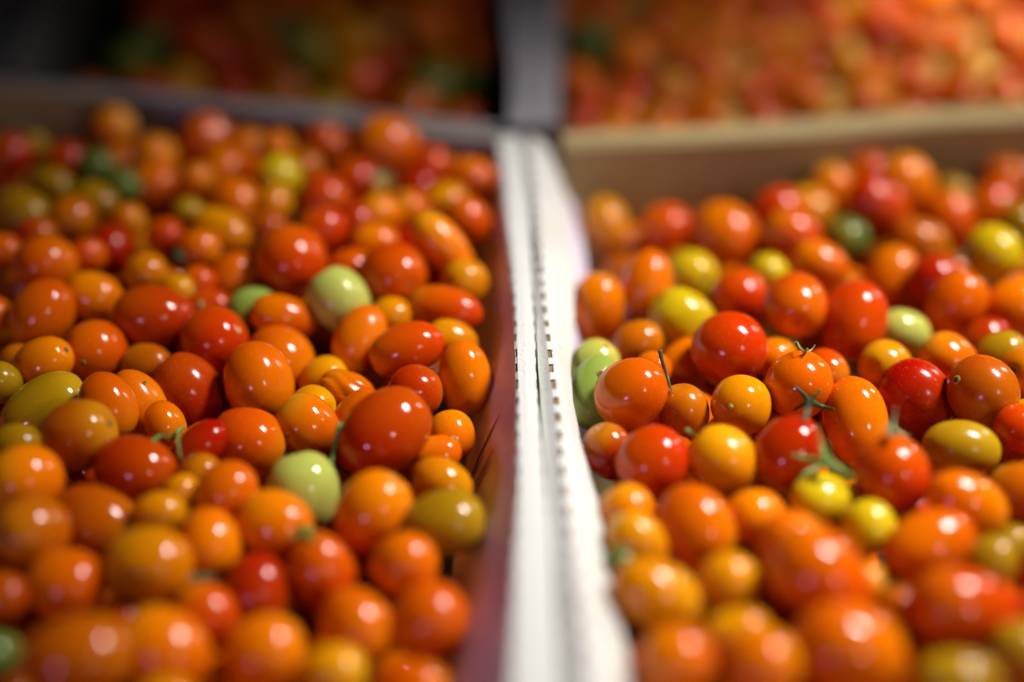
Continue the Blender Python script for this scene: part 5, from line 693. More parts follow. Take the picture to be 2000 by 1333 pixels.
(-221.2,493.7,-9.1,11.4,10.7,-0.77,0.46,-0.45,'S'),(-54.8,474.3,-4.5,10.9,9.5,-0.04,-0.01,1.0,'S'),(-33.9,296.1,-21.1,10.6,10.2,-0.22,-0.93,0.29,'O'),(-188.1,396.7,-13.3,12.1,10.7,-0.96,-0.15,-0.22,'O'),
(121.8,298.9,-9.6,12.9,10.9,-0.71,0.69,0.13,'R'),(188.5,517.5,-28.0,14.0,11.9,0.06,0.98,0.21,'O'),(175.6,305.1,-11.7,12.7,11.7,-0.57,-0.29,0.77,'R'),(-78.1,519.9,-7.2,12.2,10.4,0.17,0.3,0.94,'S'),
(-161.9,290.2,-14.5,10.2,9.8,-0.46,0.88,0.09,'R'),(-193.5,456.8,-7.4,11.2,9.6,-0.66,0.14,0.74,'O'),(133.2,206.0,-4.4,12.3,11.6,0.32,0.68,-0.66,'A'),(211.5,406.4,-19.7,11.7,10.2,0.2,-0.09,0.98,'O'),
(-63.8,281.5,-21.0,13.5,11.9,-0.59,0.01,-0.81,'O'),(49.5,302.7,-9.2,12.7,12.1,0.42,-0.43,0.8,'O'),(-50.8,434.7,-7.2,11.7,9.9,0.18,-0.52,-0.83,'S'),(-117.7,213.2,-25.4,13.5,11.4,-0.44,-0.07,0.9,'R'),
(58.8,497.2,-24.4,11.5,10.9,0.86,0.0,0.51,'R'),(145.4,381.3,-14.8,13.8,12.2,0.29,0.46,0.84,'O'),(-82.7,484.0,-6.9,12.6,11.9,0.96,-0.23,0.16,'S'),(252.8,549.6,-30.0,12.4,11.2,-0.92,-0.39,-0.04,'K'),
(87.5,244.0,-6.3,12.0,10.2,0.13,-0.86,0.5,'R'),(-89.5,305.9,-20.5,14.4,12.2,0.15,-0.91,0.39,'K'),(181.8,337.2,-7.7,11.4,9.5,0.36,-0.85,0.38,'R'),(181.0,461.6,-21.4,11.8,10.8,0.82,-0.52,0.26,'A'),
(-100.2,414.3,-10.3,11.3,9.7,0.2,-0.8,-0.57,'O'),(-138.6,547.9,-5.2,12.9,11.6,-0.42,0.46,-0.78,'S'),(-108.2,331.8,-18.1,11.9,11.1,-0.75,-0.2,-0.63,'O'),
(-89.5,246.5,-24.1,12.0,11.3,0.88,-0.44,-0.18,'O'),(-76.7,432.2,-12.5,12.0,11.4,-0.53,0.01,-0.85,'O'),(-126.8,256.6,-22.5,12.4,10.6,-0.3,0.58,-0.75,'K'),
(71.7,390.9,-16.2,11.7,10.8,-0.79,0.06,0.61,'O'),(-252.9,538.4,-6.7,10.5,9.7,0.43,-0.53,-0.73,'R'),(-118.1,370.6,-12.0,11.4,9.7,0.16,-0.51,0.84,'R'),(-208.4,346.4,-17.6,12.4,10.6,-0.47,-0.38,-0.8,'O'),
(-187.9,551.2,-5.9,11.0,10.2,-0.49,-0.39,0.78,'A'),(202.5,478.5,-25.1,11.7,10.7,-0.52,0.21,0.83,'S'),(-223.8,513.9,-3.3,11.7,9.9,0.99,-0.14,-0.09,'R'),
(84.3,485.4,-25.9,11.0,10.5,-0.34,-0.28,-0.9,'R'),(108.0,275.6,-10.8,12.7,11.5,-0.23,-0.49,0.84,'S'),(202.2,320.7,-14.1,10.3,10.0,-0.17,-0.77,-0.62,'R'),
(170.6,355.3,-13.4,11.5,10.0,-0.92,-0.17,0.36,'R'),(184.2,436.6,-16.6,12.1,11.7,0.39,0.13,-0.91,'S'),(240.0,448.6,-19.7,10.5,10.2,-0.01,0.48,-0.88,'A'),
(84.7,271.8,-10.4,12.3,10.5,0.48,-0.27,0.83,'S'),(-209.0,408.4,-11.7,12.1,10.1,0.22,0.64,-0.74,'S'),(-226.0,438.0,-9.2,11.5,10.0,-0.92,-0.39,-0.05,'R'),
(37.9,479.1,-25.0,12.3,11.8,0.3,0.65,0.7,'S'),(106.0,336.3,-13.7,12.9,11.2,0.28,0.48,-0.83,'S'),(-103.4,442.1,-12.4,10.6,10.3,0.08,0.05,1.0,'S'),(-196.2,425.6,-13.4,12.2,11.9,0.05,0.98,-0.19,'R'),
(-167.9,480.2,-3.5,11.5,9.7,0.83,0.13,0.54,'R'),(44.5,251.8,-6.0,10.7,10.2,-0.88,-0.45,-0.14,'K'),(-118.8,494.7,-10.1,11.4,10.7,-0.59,-0.65,-0.47,'O'),
(114.6,170.1,-5.9,12.2,10.3,-0.49,-0.44,0.75,'O'),(-171.3,199.7,-23.2,10.8,9.5,0.67,-0.67,0.32,'O'),(-151.7,376.0,-12.2,10.9,10.2,-0.88,-0.48,-0.01,'S'),
(-171.4,438.0,-7.8,11.9,10.1,-0.92,-0.35,0.17,'O'),(58.4,183.2,-2.5,13.9,11.8,0.13,0.98,0.16,'K'),(162.6,217.8,-6.1,12.2,10.8,0.11,-0.99,-0.13,'K'),(123.0,427.4,-18.1,10.3,9.6,-0.12,0.75,-0.65,'O'),
(-58.8,321.4,-17.8,11.2,10.7,0.33,0.89,-0.31,'K'),(158.4,187.6,-4.7,11.8,10.0,0.46,0.89,0.01,'O'),(104.4,210.3,-4.8,12.6,12.0,-0.17,0.61,-0.77,'O'),(77.2,333.0,-9.7,13.3,12.2,0.25,-0.46,0.85,'K'),
(-32.2,496.9,-4.1,14.3,12.1,-0.59,-0.49,0.64,'O'),(-95.5,388.7,-10.8,12.5,11.4,0.58,-0.08,0.81,'O'),(-100.6,526.9,-5.2,11.4,9.9,0.64,0.37,-0.67,'O'),(-152.7,268.5,-22.7,10.7,9.6,-0.56,-0.65,-0.52,'S'),
(-78.8,375.0,-15.7,10.4,9.9,-0.7,0.34,-0.63,'O'),(156.8,281.1,-10.3,11.0,9.7,0.61,-0.79,-0.05,'A'),(72.3,204.4,-5.6,10.7,10.4,-0.64,-0.6,-0.48,'R'),(-113.7,280.4,-21.9,11.5,10.0,-0.83,-0.22,-0.52,'R'),
(136.6,317.2,-9.8,13.8,11.9,-0.18,-0.06,0.98,'O'),(-188.9,352.8,-18.3,11.1,9.8,0.81,-0.0,-0.58,'O'),(-141.5,306.3,-16.9,13.3,11.7,0.53,0.12,-0.84,'O'),
(234.0,519.1,-27.3,11.0,10.7,-0.62,0.02,-0.78,'O'),(-210.8,532.5,-1.5,11.2,9.6,-0.23,-0.15,-0.96,'S'),(-193.2,288.4,-16.5,12.2,10.2,0.36,0.77,-0.53,'R'),
(-58.4,386.9,-9.1,11.6,9.7,0.76,-0.55,-0.35,'R'),(217.5,491.8,-18.9,12.1,11.0,-0.25,0.68,0.68,'O'),(-105.5,474.8,-8.1,12.8,11.0,-0.85,0.4,-0.34,'O'),(-213.3,463.2,-9.1,11.9,11.0,0.12,0.95,0.3,'O'),
(146.5,461.6,-20.2,13.2,11.7,-0.76,0.61,-0.21,'K'),(-214.6,557.8,-4.8,12.3,10.4,-0.96,0.29,-0.04,'O'),(164.1,475.9,-22.7,11.8,11.1,-0.44,-0.79,0.43,'R'),
(55.8,438.3,-22.6,13.7,12.0,-0.43,0.9,0.05,'R'),(158.3,256.0,-9.5,12.0,10.3,0.68,0.28,0.68,'S'),(-93.1,210.9,-23.4,11.3,9.9,-0.1,-0.85,-0.51,'O'),(186.2,230.4,-5.2,10.5,9.6,0.54,-0.36,-0.76,'A'),
(108.0,461.4,-23.9,12.5,11.3,-0.14,-0.97,-0.21,'R'),(-239.1,552.2,-0.4,11.8,10.1,-0.62,0.72,-0.32,'R'),(-144.3,415.8,-11.6,11.1,10.0,-0.9,0.35,0.27,'A'),
(154.7,409.6,-18.4,11.3,10.9,0.26,-0.69,-0.67,'O'),(52.3,231.6,-3.4,13.2,11.8,0.92,0.25,-0.3,'O'),(194.7,385.0,-19.0,9.9,9.6,0.21,0.63,-0.74,'S'),(80.3,459.7,-22.8,10.1,9.5,-0.25,-0.89,0.39,'R'),
(51.7,342.0,-13.6,10.4,9.9,0.32,0.88,-0.36,'O'),(-125.8,405.6,-11.4,11.2,9.9,0.96,0.03,-0.26,'R'),(-188.7,265.2,-20.6,11.5,10.7,-0.26,0.32,-0.91,'O'),(114.1,360.0,-11.2,12.1,10.4,0.96,0.08,0.28,'K'),
(38.5,204.8,-5.4,10.1,9.5,-0.66,-0.58,-0.47,'K'),(178.8,202.7,0.5,13.2,11.9,-0.34,0.87,0.35,'A'),(-165.4,340.2,-17.6,11.3,9.8,-0.13,0.17,-0.98,'K'),(-73.5,458.0,-10.7,12.5,11.7,-0.03,-0.67,0.74,'K'),
(92.1,313.5,-8.9,11.2,10.2,0.08,0.83,0.55,'S'),(-252.8,510.1,-7.3,11.7,10.1,-0.97,0.26,-0.0,'O'),(-45.0,256.2,-23.9,13.6,12.0,-0.61,0.73,-0.3,'O'),(127.0,406.8,-16.2,11.9,10.3,0.84,0.42,0.35,'R'),
(170.8,504.6,-24.0,11.8,10.0,-0.87,-0.48,0.07,'R'),(203.1,458.4,-21.4,12.3,10.6,0.96,0.24,0.12,'O'),(228.0,469.9,-22.6,11.3,10.4,0.81,0.58,-0.1,'K'),(-109.7,181.2,-20.8,11.5,10.0,0.19,0.38,0.9,'S'),
(104.2,483.3,-18.2,10.0,9.7,0.97,-0.11,-0.22,'A'),(-55.7,548.3,-3.8,11.6,11.3,-0.16,0.98,-0.12,'K'),(-57.5,171.1,-23.5,10.8,10.2,-0.15,0.95,0.26,'O'),(143.7,485.1,-24.0,12.3,10.5,-0.0,0.97,0.24,'R'),
(74.8,426.2,-18.7,13.6,11.9,-0.59,0.76,0.28,'O'),(-133.8,327.1,-14.0,10.6,9.8,0.24,0.46,0.85,'R'),(-165.8,314.1,-13.4,12.8,11.3,0.58,-0.82,-0.02,'S'),(-207.5,317.1,-19.3,11.4,10.5,0.5,-0.33,0.8,'R'),
(36.8,171.7,0.0,11.8,10.7,0.77,0.6,-0.19,'R'),(67.6,520.3,-26.9,10.3,9.9,0.02,0.96,-0.29,'O'),(-158.2,557.2,-6.0,12.6,10.9,-0.41,0.91,-0.04,'S'),(138.1,357.9,-15.9,13.4,11.5,-0.1,0.24,-0.97,'K'),
(36.1,278.6,-10.5,12.9,10.9,-0.45,0.81,0.38,'S'),(-232.4,413.7,-8.8,11.2,9.9,-0.43,0.12,0.89,'R'),(-228.9,532.5,-6.9,11.9,10.1,0.18,0.92,-0.35,'O'),(-101.4,507.4,-7.4,11.3,9.8,0.17,0.85,-0.5,'O'),
(-227.4,394.3,-15.0,13.0,12.0,0.23,0.93,0.29,'S'),(-35.4,220.5,-25.3,10.7,10.2,0.46,0.28,-0.84,'A'),(90.1,404.6,-14.3,10.6,9.8,-0.37,-0.06,-0.93,'R'),(-39.2,398.4,-15.6,11.4,10.6,0.85,-0.52,-0.0,'S'),
(-112.2,309.0,-20.5,13.5,11.5,-0.97,0.16,0.18,'S'),(154.8,300.2,-12.6,10.0,9.7,-0.9,0.09,-0.43,'K'),(134.7,540.5,-24.1,10.9,10.6,-0.45,0.57,-0.68,'O'),
(165.9,448.0,-22.4,10.5,9.8,0.91,0.38,0.13,'O'),(126.0,476.4,-22.2,12.2,10.4,0.11,0.75,0.65,'S'),(-154.3,526.8,-7.4,13.5,11.7,-0.02,0.97,0.23,'K'),(-36.6,365.2,-16.6,11.1,10.4,0.85,0.12,0.52,'S'),
(-131.8,233.6,-23.0,13.8,11.9,-0.84,0.52,-0.16,'A'),(169.3,378.3,-16.9,11.8,11.5,0.25,0.95,-0.17,'R'),(258.3,528.6,-26.4,11.2,9.7,-0.21,0.68,0.7,'S'),(-193.7,504.6,-3.3,10.5,9.9,-0.55,0.05,-0.83,'R'),
(196.3,293.0,-7.4,11.3,10.1,0.31,-0.16,-0.94,'O'),(-157.6,396.6,-14.0,11.6,11.0,-0.7,-0.31,-0.64,'O'),(-130.7,471.8,-8.5,10.3,9.7,-0.55,0.66,-0.52,'K'),
(224.8,382.1,-15.1,12.4,10.5,-0.96,-0.21,0.18,'O'),(149.6,504.5,-25.5,10.7,9.7,-0.61,-0.16,-0.77,'R'),(170.1,239.9,-1.1,11.7,10.3,-0.93,-0.17,-0.33,'O'),
(144.8,435.7,-21.4,10.5,9.7,0.25,0.61,-0.75,'K'),(-122.5,449.3,-9.9,13.4,11.4,0.63,0.53,-0.56,'R'),(136.1,519.8,-24.6,11.3,9.5,0.8,-0.0,-0.59,'R'),(-179.8,376.6,-10.8,13.4,12.1,0.64,0.76,-0.05,'K'),
(-133.0,384.1,-14.3,11.8,10.9,-0.2,0.98,-0.04,'O'),(-243.0,491.8,-7.3,12.2,10.2,0.89,0.24,-0.38,'O'),(-37.4,179.1,-25.5,11.9,10.2,-0.43,-0.69,-0.58,'A'),
(-91.9,282.3,-19.6,10.5,10.3,0.24,0.89,-0.39,'S'),(143.1,224.8,-4.6,10.9,10.1,0.82,-0.58,-0.03,'O'),(38.4,326.7,-12.1,10.6,9.7,0.3,-0.93,0.22,'S'),(-185.7,241.1,-19.2,12.0,10.9,0.09,-0.99,0.08,'R'),
(109.1,189.3,-0.1,11.0,9.7,-0.11,0.95,0.28,'S'),(-149.5,471.0,-11.4,10.7,10.1,0.34,-0.84,0.42,'O'),(216.3,350.6,-11.3,11.9,10.7,0.94,-0.15,0.3,'S'),(45.1,512.1,-27.9,10.5,9.7,0.79,0.25,0.56,'O'),
(173.0,546.2,-28.7,10.5,10.1,0.04,0.41,0.91,'O'),(-34.0,474.7,-6.9,12.0,10.9,0.83,-0.54,0.15,'O'),(-88.9,343.1,-17.8,13.1,12.0,0.85,-0.46,0.25,'A'),(232.1,552.0,-24.8,10.9,10.4,-0.52,0.22,-0.83,'O'),
(-32.4,427.8,-6.4,10.9,10.2,0.86,0.2,-0.48,'K'),(239.1,500.1,-20.4,12.3,10.5,-0.74,0.51,-0.45,'S'),(177.3,407.8,-19.0,11.5,10.6,-0.05,-0.22,0.98,'S'),(50.3,459.5,-23.3,12.6,11.1,0.99,0.1,-0.04,'A'),
(-166.1,250.7,-17.9,11.4,9.8,0.6,0.19,0.77,'A'),(-100.4,362.3,-16.3,12.6,11.2,-0.41,0.39,0.83,'A'),(-144.6,204.3,-25.1,12.5,11.4,-0.21,-0.3,0.93,'S'),(-120.7,531.3,-3.6,11.5,9.9,0.25,0.93,-0.26,'O'),
(219.8,447.5,-22.1,10.3,9.9,0.82,-0.36,0.44,'R'),(-53.3,299.6,-16.9,10.8,10.5,-0.25,0.94,-0.24,'S'),(211.1,516.5,-26.2,11.1,9.9,0.2,-0.64,-0.74,'O'),]
SPRIGS = [["stem_sprig","stem","curled bright green stem piece behind the red foreground oval tomato",[[[[-109.63,342.58,32.1],[-109.24,348.2,29.71],[-106.71,348.2,29.71],[-103.86,348.47,30.1]],1.22],[[[-107.33,359.56,21.51],[-106.37,361.03,22.23],[-105.18,364.32,21.15]],1.7],[[[-104.2,351.48,28.37],[-103.08,346.47,28.26],[-101.84,342.15,25.26]],1.03]],"mid"],["stem_sprig","stem","thin straight dark green stem standing left of the biggest red tomato",[[[[-53.27,350.98,32.76],[-54.85,347.08,26.98],[-55.51,338.68,25.25]],1.83],[[[-56.84,350.11,16.81],[-53.61,349.21,15.47],[-50.38,348.3,14.13]],1.47]],"mid"],["stem_sprig","stem","curved dark green stem between two orange tomatoes beside the piled-up one",[[[[48.51,384.95,36.8],[49.02,383.27,34.3],[51.03,379.89,29.29],[51.86,372.22,28.65]],1.51]],"dark"],["leaf_scrap","leaf","tiny bright green leaf scrap at upper left of amber glinting tomato",[[[[53.71,349.58,31.24],[55.29,348.96,30.32],[56.1,343.77,33.35]],1.63]],"mid"],["leaf_scrap","leaf","dark green scrap lying under the golden foreground tomato, left box",[[[[-90.17,293.15,21.3],[-87.74,298.05,17.83],[-83.95,297.72,17.35]],3.0]],"dark"],["leaf_scrap","leaf","blurred dark green scrap in the upper left box among scarlet tomatoes",[[[[-126.06,457.89,29.97],[-123.77,457.46,29.34],[-121.86,456.41,27.75]],3.49],[[[-123.83,457.69,29.2],[-124.07,458.45,31.41],[-125.12,460.35,32.07]],2.49]],"dark"]]

rng = random.Random(5)
def unit(v): return v / np.linalg.norm(v)
def disc(name, p, n, r, h, m, parent, jag=.15):
    """a small raised boss or sunken-looking scar sitting on the skin"""
    n = Vector(n).normalized(); q = n.to_track_quat('Z', 'Y').to_matrix(); p = Vector(p)
    vs = [p + n * h]; fs = []; N = 14
    for k, (rr, hh) in enumerate(((.55, .9), (.85, .55), (1, -.8))):
        for j in range(N):
            a = 6.2832 * j / N; w_ = r * rr * (1 + rng.uniform(-jag, jag))
            vs.append(p + q @ Vector((math.cos(a) * w_, math.sin(a) * w_, 0)) + n * h * hh)
    for j in range(N): fs.append((0, 1 + j, 1 + (j + 1) % N))
    for k in range(2):
        for j in range(N):
            a = 1 + k * N + j; b = 1 + k * N + (j + 1) % N; fs.append((a, a + N, b + N, b))
    return from_py(name, vs, fs, m, parent, smooth=True)
def tube(pts, w0, vs, fs, flat=.45, taper=.25):
    """leafy arm along pts (metres): flattened, tapering, slightly wavy"""
    P = [Vector(p) for p in pts]
    Q = []
    for i in range(len(P) - 1):
        for s in range(5): Q.append(P[i].lerp(P[i + 1], s / 5))
    Q.append(P[-1])
    for _ in range(2): Q = [Q[0]] + [(Q[i - 1] + 2 * Q[i] + Q[i + 1]) / 4 for i in range(1, len(Q) - 1)] + [Q[-1]]
    n = len(Q); N = 8; base = len(vs)
    for i, c in enumerate(Q):
        t = (Q[min(i + 1, n - 1)] - Q[max(i - 1, 0)]).normalized()
        view = (CAM - c).normalized(); s = t.cross(view).normalized(); u = s.cross(t)
        k = i / (n - 1); w_ = w0 * .5 * (1 - (1 - taper) * k ** 1.6) * (1 + .12 * math.sin(i * 1.9 + w0 * 9e3))
        for j in range(N):
            a = 6.2832 * j / N; vs.append(c + s * math.cos(a) * w_ + u * math.sin(a) * w_ * flat)
    for i in range(n - 1):
        for j in range(N):
            a = base + i * N + j; b = base + i * N + (j + 1) % N; fs.append((a, b, b + N, a + N))
    fs.append(tuple(base + j for j in range(N))[::-1]); fs.append(tuple(base + (n - 1) * N + j for j in range(N)))
def plant_bits(parent, arms, m, names=('calyx_hub', 'sepal')):
    p0 = Vector(arms[0][0][0]) / 1000
    for k, (pl, wd) in enumerate(arms):
        vs, fs = [], []; tube([Vector(p) / 1000 for p in pl], wd / 1000, vs, fs)
        from_py(names[1], vs, fs, m, parent, smooth=True)

SIDE = {'L': 'tomatoes heaped in the front left box', 'R': 'tomatoes heaped in the front right box',
        'l': 'tomatoes in the dim back left box', 'r': 'tomatoes in the back right box'}
for (x, y, z, a, b, ax, ay, az, c, side, label, scars, calyx) in TOMATOES:
    kind = 'wrinkled' if 'wrinkled' in label.split()[:3] else 'plain'
    P, al, f, axv = shape(kind, a / 1000, b / 1000, (ax, ay, az), rng, BIG)
    me = bpy.data.meshes.new('tomato')
    me.from_pydata(P.tolist(), [], f); me.polygons.foreach_set('use_smooth', [True] * len(f))
    at = me.attributes.new('along', 'FLOAT', 'POINT'); at.data.foreach_set('value', al.astype(np.float32))
    me.materials.append(M_SKIN); me.update()
    o = link('cherry_tomato', me); o.location = (x / 1000, y / 1000, z / 1000)
    o.color = (*PAL[c], 1)
    tag(o, label, 'tomato', SIDE[side])
    if scars or calyx: bpy.context.view_layer.update()
    for p, n, k, r in scars:
        p = Vector(p) / 1000; r /= 1000
        disc('scar_ring', p, n, r * 1.35, .00012, M_RING, o, .1) if k == 'dark' else None
        disc('stem_scar', p + Vector(n) * .0001, n, r, .00022, M_SCAR[k], o)
    pole = Vector((x, y, z)) / 1000 - axv * (a / 1000 * .915)          # stem end
    if not scars and not calyx and side in 'LR' and -axv.dot((CAM - pole).normalized()) > .1 and rng.random() < .8:
        bpy.context.view_layer.update(); r = rng.uniform(.0007, .0013)
        if rng.random() < .6: disc('scar_ring', pole, -axv, r * 1.5, .00015, M_RING, o, .1)
        disc('stem_scar', pole - axv * .0001, -axv, r, .0003, M_SCAR['dark' if rng.random() < .6 else 'pale'], o)
    if calyx:
        arms, v = calyx
        plant_bits(o, arms, GREEN[v], ('calyx', 'sepal'))

vs_all, fs_all, al_all, col_all, off = [], [], [], [], 0
for (x, y, z, a, b, ax, ay, az, c) in MORE:
    P, al, f, axv = shape('plain', a / 1000, b / 1000, (ax, ay, az), rng, SMALL)
    vs_all.append(P + np.array([x, y, z]) / 1000); al_all.append(al)
    fs_all += [tuple(i + off for i in q) for q in f]; off += len(P)
    col_all.append(np.tile(np.array([*PAL[c], 1.]), (len(P), 1)))
me = bpy.data.meshes.new('more_tomatoes'); me.from_pydata(np.concatenate(vs_all).tolist(), [], fs_all)
me.polygons.foreach_set('use_smooth', [True] * len(fs_all))
me.attributes.new('along', 'FLOAT', 'POINT').data.foreach_set('value', np.concatenate(al_all).astype(np.float32))
me.attributes.new('skin', 'FLOAT_COLOR', 'POINT').data.foreach_set('color', np.concatenate(col_all).astype(np.float32).ravel())
me.materials.append(M_SKIN_MANY); me.update()
tag(link('more_tomatoes', me), 'remaining cherry tomatoes glimpsed deeper down and blurred in the boxes behind', 'tomatoes', kind='stuff')

for name, cat, label, arms, v in SPRIGS:
    p0 = Vector(arms[0][0][0]) / 1000
    if len(arms) == 1:
        vs, fs = [], []; tube([Vector(p) / 1000 for p in arms[0][0]], arms[0][1] / 1000, vs, fs)
        o = from_py(name, [v_ - p0 for v_ in vs], fs, GREEN[v], smooth=True); o.location = p0
    else:
        o = empty(name, p0)
        plant_bits(o, arms, GREEN[v], ('stem', 'stalk'))
    tag(o, label, cat)

# ------------------------------------------------------------------ boxes
RIM = .035; BOT = -.075
def interp(tab, y):
    ys = [t[0] for t in tab]; xs = [t[1] for t in tab]; return float(np.interp(y, ys, xs))
# top edges of the divider, x along y (metres)
EDGE_L = [[0.1, -0.00321], [0.2429, -0.00088], [0.2855, 0.00028], [0.3178, 0.00119], [0.3549, 0.00143], [0.3888, 0.00102], [0.4308, 0.0], [0.4877, -0.00298], [0.518, -0.00457], [0.5463, -0.00692]]
EDGE_G = [[0.1, 0.01334], [0.2429, 0.01183], [0.2662, 0.01142], [0.2855, 0.01067], [0.3065, 0.00999], [0.3295, 0.00925], [0.3549, 0.00828], [0.3888, 0.00762], [0.4308, 0.00728], [0.4754, 0.00703], [0.5091, 0.00534], [0.5463, 0.00346]]
EDGE_P = [[0.1, 0.02065], [0.2429, 0.01787], [0.2756, 0.01681], [0.2958, 0.01628], [0.3155, 0.01563], [0.3344, 0.0147], [0.3549, 0.01369], [0.3699, 0.01326], [0.3858, 0.01264], [0.4074, 0.01172], [0.4486, 0.0103], [0.4961, 0.00906], [0.5463, 0.00736]]
EDGE_F = [[0.1, 0.04162], [0.253, 0.03145], [0.2772, 0.02877], [0.2973, 0.02713], [0.3192, 0.02594], [0.3382, 0.02347], [0.3561, 0.02104], [0.3838, 0.01939], [0.4145, 0.02115], [0.4451, 0.02336], [0.4829, 0.02356], [0.5211, 0.02132], [0.5589, 0.01734]]
Y0, Y1 = .10, .550
PER = .0088
NP = int((Y1 - Y0) / PER)
rows_y = []; _j = random.Random(31)
for i in range(NP):
    y = Y0 + i * PER
    rows_y += [(y, False), (y + PER * _j.uniform(.20, .32), True), (y + PER * _j.uniform(.70, .84), False)]      # True: the stretch that starts here is a slit
rows_y.append((Y0 + NP * PER, False))
def sm(tab, y):      # smoothed
    return sum(interp(tab, y + d) for d in (-.02, -.01, 0, .01, .02)) / 5
def wob(y, k, a): return a * (math.sin(y * 61 + k) + .6 * math.sin(y * 137 + 2 * k) + .4 * math.sin(y * 310 + 3 * k))
def sheet(name, prof, slits, mats, parent, thick=.0013):
    """prof(y) -> list of (x, z) across; slits = columns that are cut through on slit rows"""
    vs, fs, idx = [], [], []
    n = len(prof(Y0))
    for y, _ in rows_y:
        for x, z in prof(y): vs.append((x, y, z))
    for i in range(len(rows_y) - 1):
        for j in range(n - 1):
            a = i * n + j; q = (a, a + 1, a + n + 1, a + n)
            if rows_y[i][1] and j in slits:
                c = [Vector(vs[k]) for k in q]
                nn = (c[1] - c[0]).cross(c[3] - c[0]).normalized()
                b0 = len(vs)
                for k in c: vs.append(tuple(k - nn * .0006))
                for k in range(4): fs.append((q[k], q[(k + 1) % 4], b0 + (k + 1) % 4, b0 + k)); idx.append(1)
                fs.append((b0, b0 + 1, b0 + 2, b0 + 3)); idx.append(1)
            else: fs.append(q); idx.append(0)
    return from_py(name, vs, fs, mats, parent, idx)

def lean(y): return .0065 + .009 * min(max((.50 - y) / .26, 0), 1)
SW = .0009
def prof_left(y):
    xl = sm(EDGE_L, y) + wob(y, 1, .00012); xg = sm(EDGE_G, y) + wob(y, 2, .00010); z = RIM + wob(y, 3, .00018)
    s = rng2[int(y * 1e5) % 97] * .00012
    return [(xl, z - .0006), (xl + SW + s, z), (xl + (xg - xl) * .5, z + .0002), (xg - SW * .3, z), (xg, z - .0007), (xg + .0004, z - .012), (xg + .0004, BOT)]
rng2 = [random.Random(9).uniform(-1, 1) for _ in range(97)]
_r = random.Random(12); rng2 = [_r.uniform(-1, 1) for _ in range(97)]
def prof_wall(y):
    xl = sm(EDGE_L, y) + wob(y, 1, .00012); z = RIM + wob(y, 3, .00018); l = lean(y)
    return [(xl - l * 2.2, BOT), (xl - l * 1.5, .000), (xl - l * .92 + wob(y, 6, .0003), .014), (xl - l * .34, .027), (xl - .0001, z - .0008)]
def prof_strip(y):
    xg = sm(EDGE_G, y) + .0008 + wob(y, 4, .00012); xp = sm(EDGE_P, y) + wob(y, 5, .00010)
    g = .0022 + .002 * min(max((.40 - y) / .15, 0), 1)
    return [(xg - .0004, RIM - .016), (xg, RIM - g), (xp - SW * .9, RIM - .0003), (xp + SW * .7, RIM - .0002 + wob(y, 5, .0001))]
def prof_flap(y):
    xp = sm(EDGE_P, y) + wob(y, 5, .00010) + SW * .7; xf = sm(EDGE_F, y) + wob(y, 7, .0003)
    w_ = xf - xp
    return [(xp, RIM - .0002 + wob(y, 5, .0001)), (xp + w_ * .35, RIM - .0022), (xp + w_ * .75, RIM - .0070), (xf, RIM - .0110)]
def prof_under(y):
    xp = sm(EDGE_P, y); xf = sm(EDGE_F, y)
    k = min(max((y - .40) / .08, 0), 1)
    return [(xf - .0035, RIM - .0115), (xf - .001 + .0075 * k, .008), (xf + .002 + .010 * k, BOT)]
def solid(o, t=.0012, off=-1):
    m = o.modifiers.new('thickness', 'SOLIDIFY'); m.thickness = t; m.offset = off; m.material_offset = 0
    return o

def wall(name, p, q, z0, z1, t, m, parent, n=24, bow=.0, k=0, lip=None):
    """upright cardboard panel from p to q (inner face line), thickness t to the left of p->q, slightly wavy"""
    p, q = Vector(p), Vector(q); d = (q - p); L = d.length; d.normalize(); nrm = Vector((-d.y, d.x))
    vs, fs = [], []
    hs = [z0, z0 + (z1 - z0) * .5, z1 - .004, z1 - .0008, z1]
    for i in range(n + 1):
        s = i / n; c = p + d * (L * s); wv = .0010 * math.sin(s * 9 + k) + .0006 * math.sin(s * 23 + 2 * k) - bow * math.sin(math.pi * s)
        zt = .0006 * math.sin(s * 14 + k)
        for h in hs: 
            e = .0006 if h == z1 else 0
            vs.append((*(c + nrm * (wv * (1 if h > z0 else 0) + e)), h + (zt if h > z1 - .005 else 0)))
        for h in reversed(hs):
            e = .0006 if h == z1 else 0
            vs.append((*(c + nrm * (t + wv * (1 if h > z0 else 0) - e)), h + (zt if h > z1 - .005 else 0)))
    m_ = 2 * len(hs)
    for i in range(n):
        for j in range(m_):
            a = i * m_ + j; b = i * m_ + (j + 1) % m_; fs.append((a, a + m_, b + m_, b))
    fs.append(tuple(range(m_))); fs.append(tuple(n * m_ + j for j in range(m_))[::-1])
    return from_py(name, vs, fs, m, parent)
def panel(name, pts, z, t, m, parent):
    n = len(pts); vs = [(x, y, z) for x, y in pts] + [(x, y, z - t) for x, y in pts]
    fs = [tuple(range(n)), tuple(range(2 * n - 1, n - 1, -1))] + [(i, i + n, (i + 1) % n + n, (i + 1) % n) for i in range(n)]
    return from_py(name, vs, fs, m, parent)
def wy(x): return .552 - x * .22 if x < 0 else .535 + x * .135

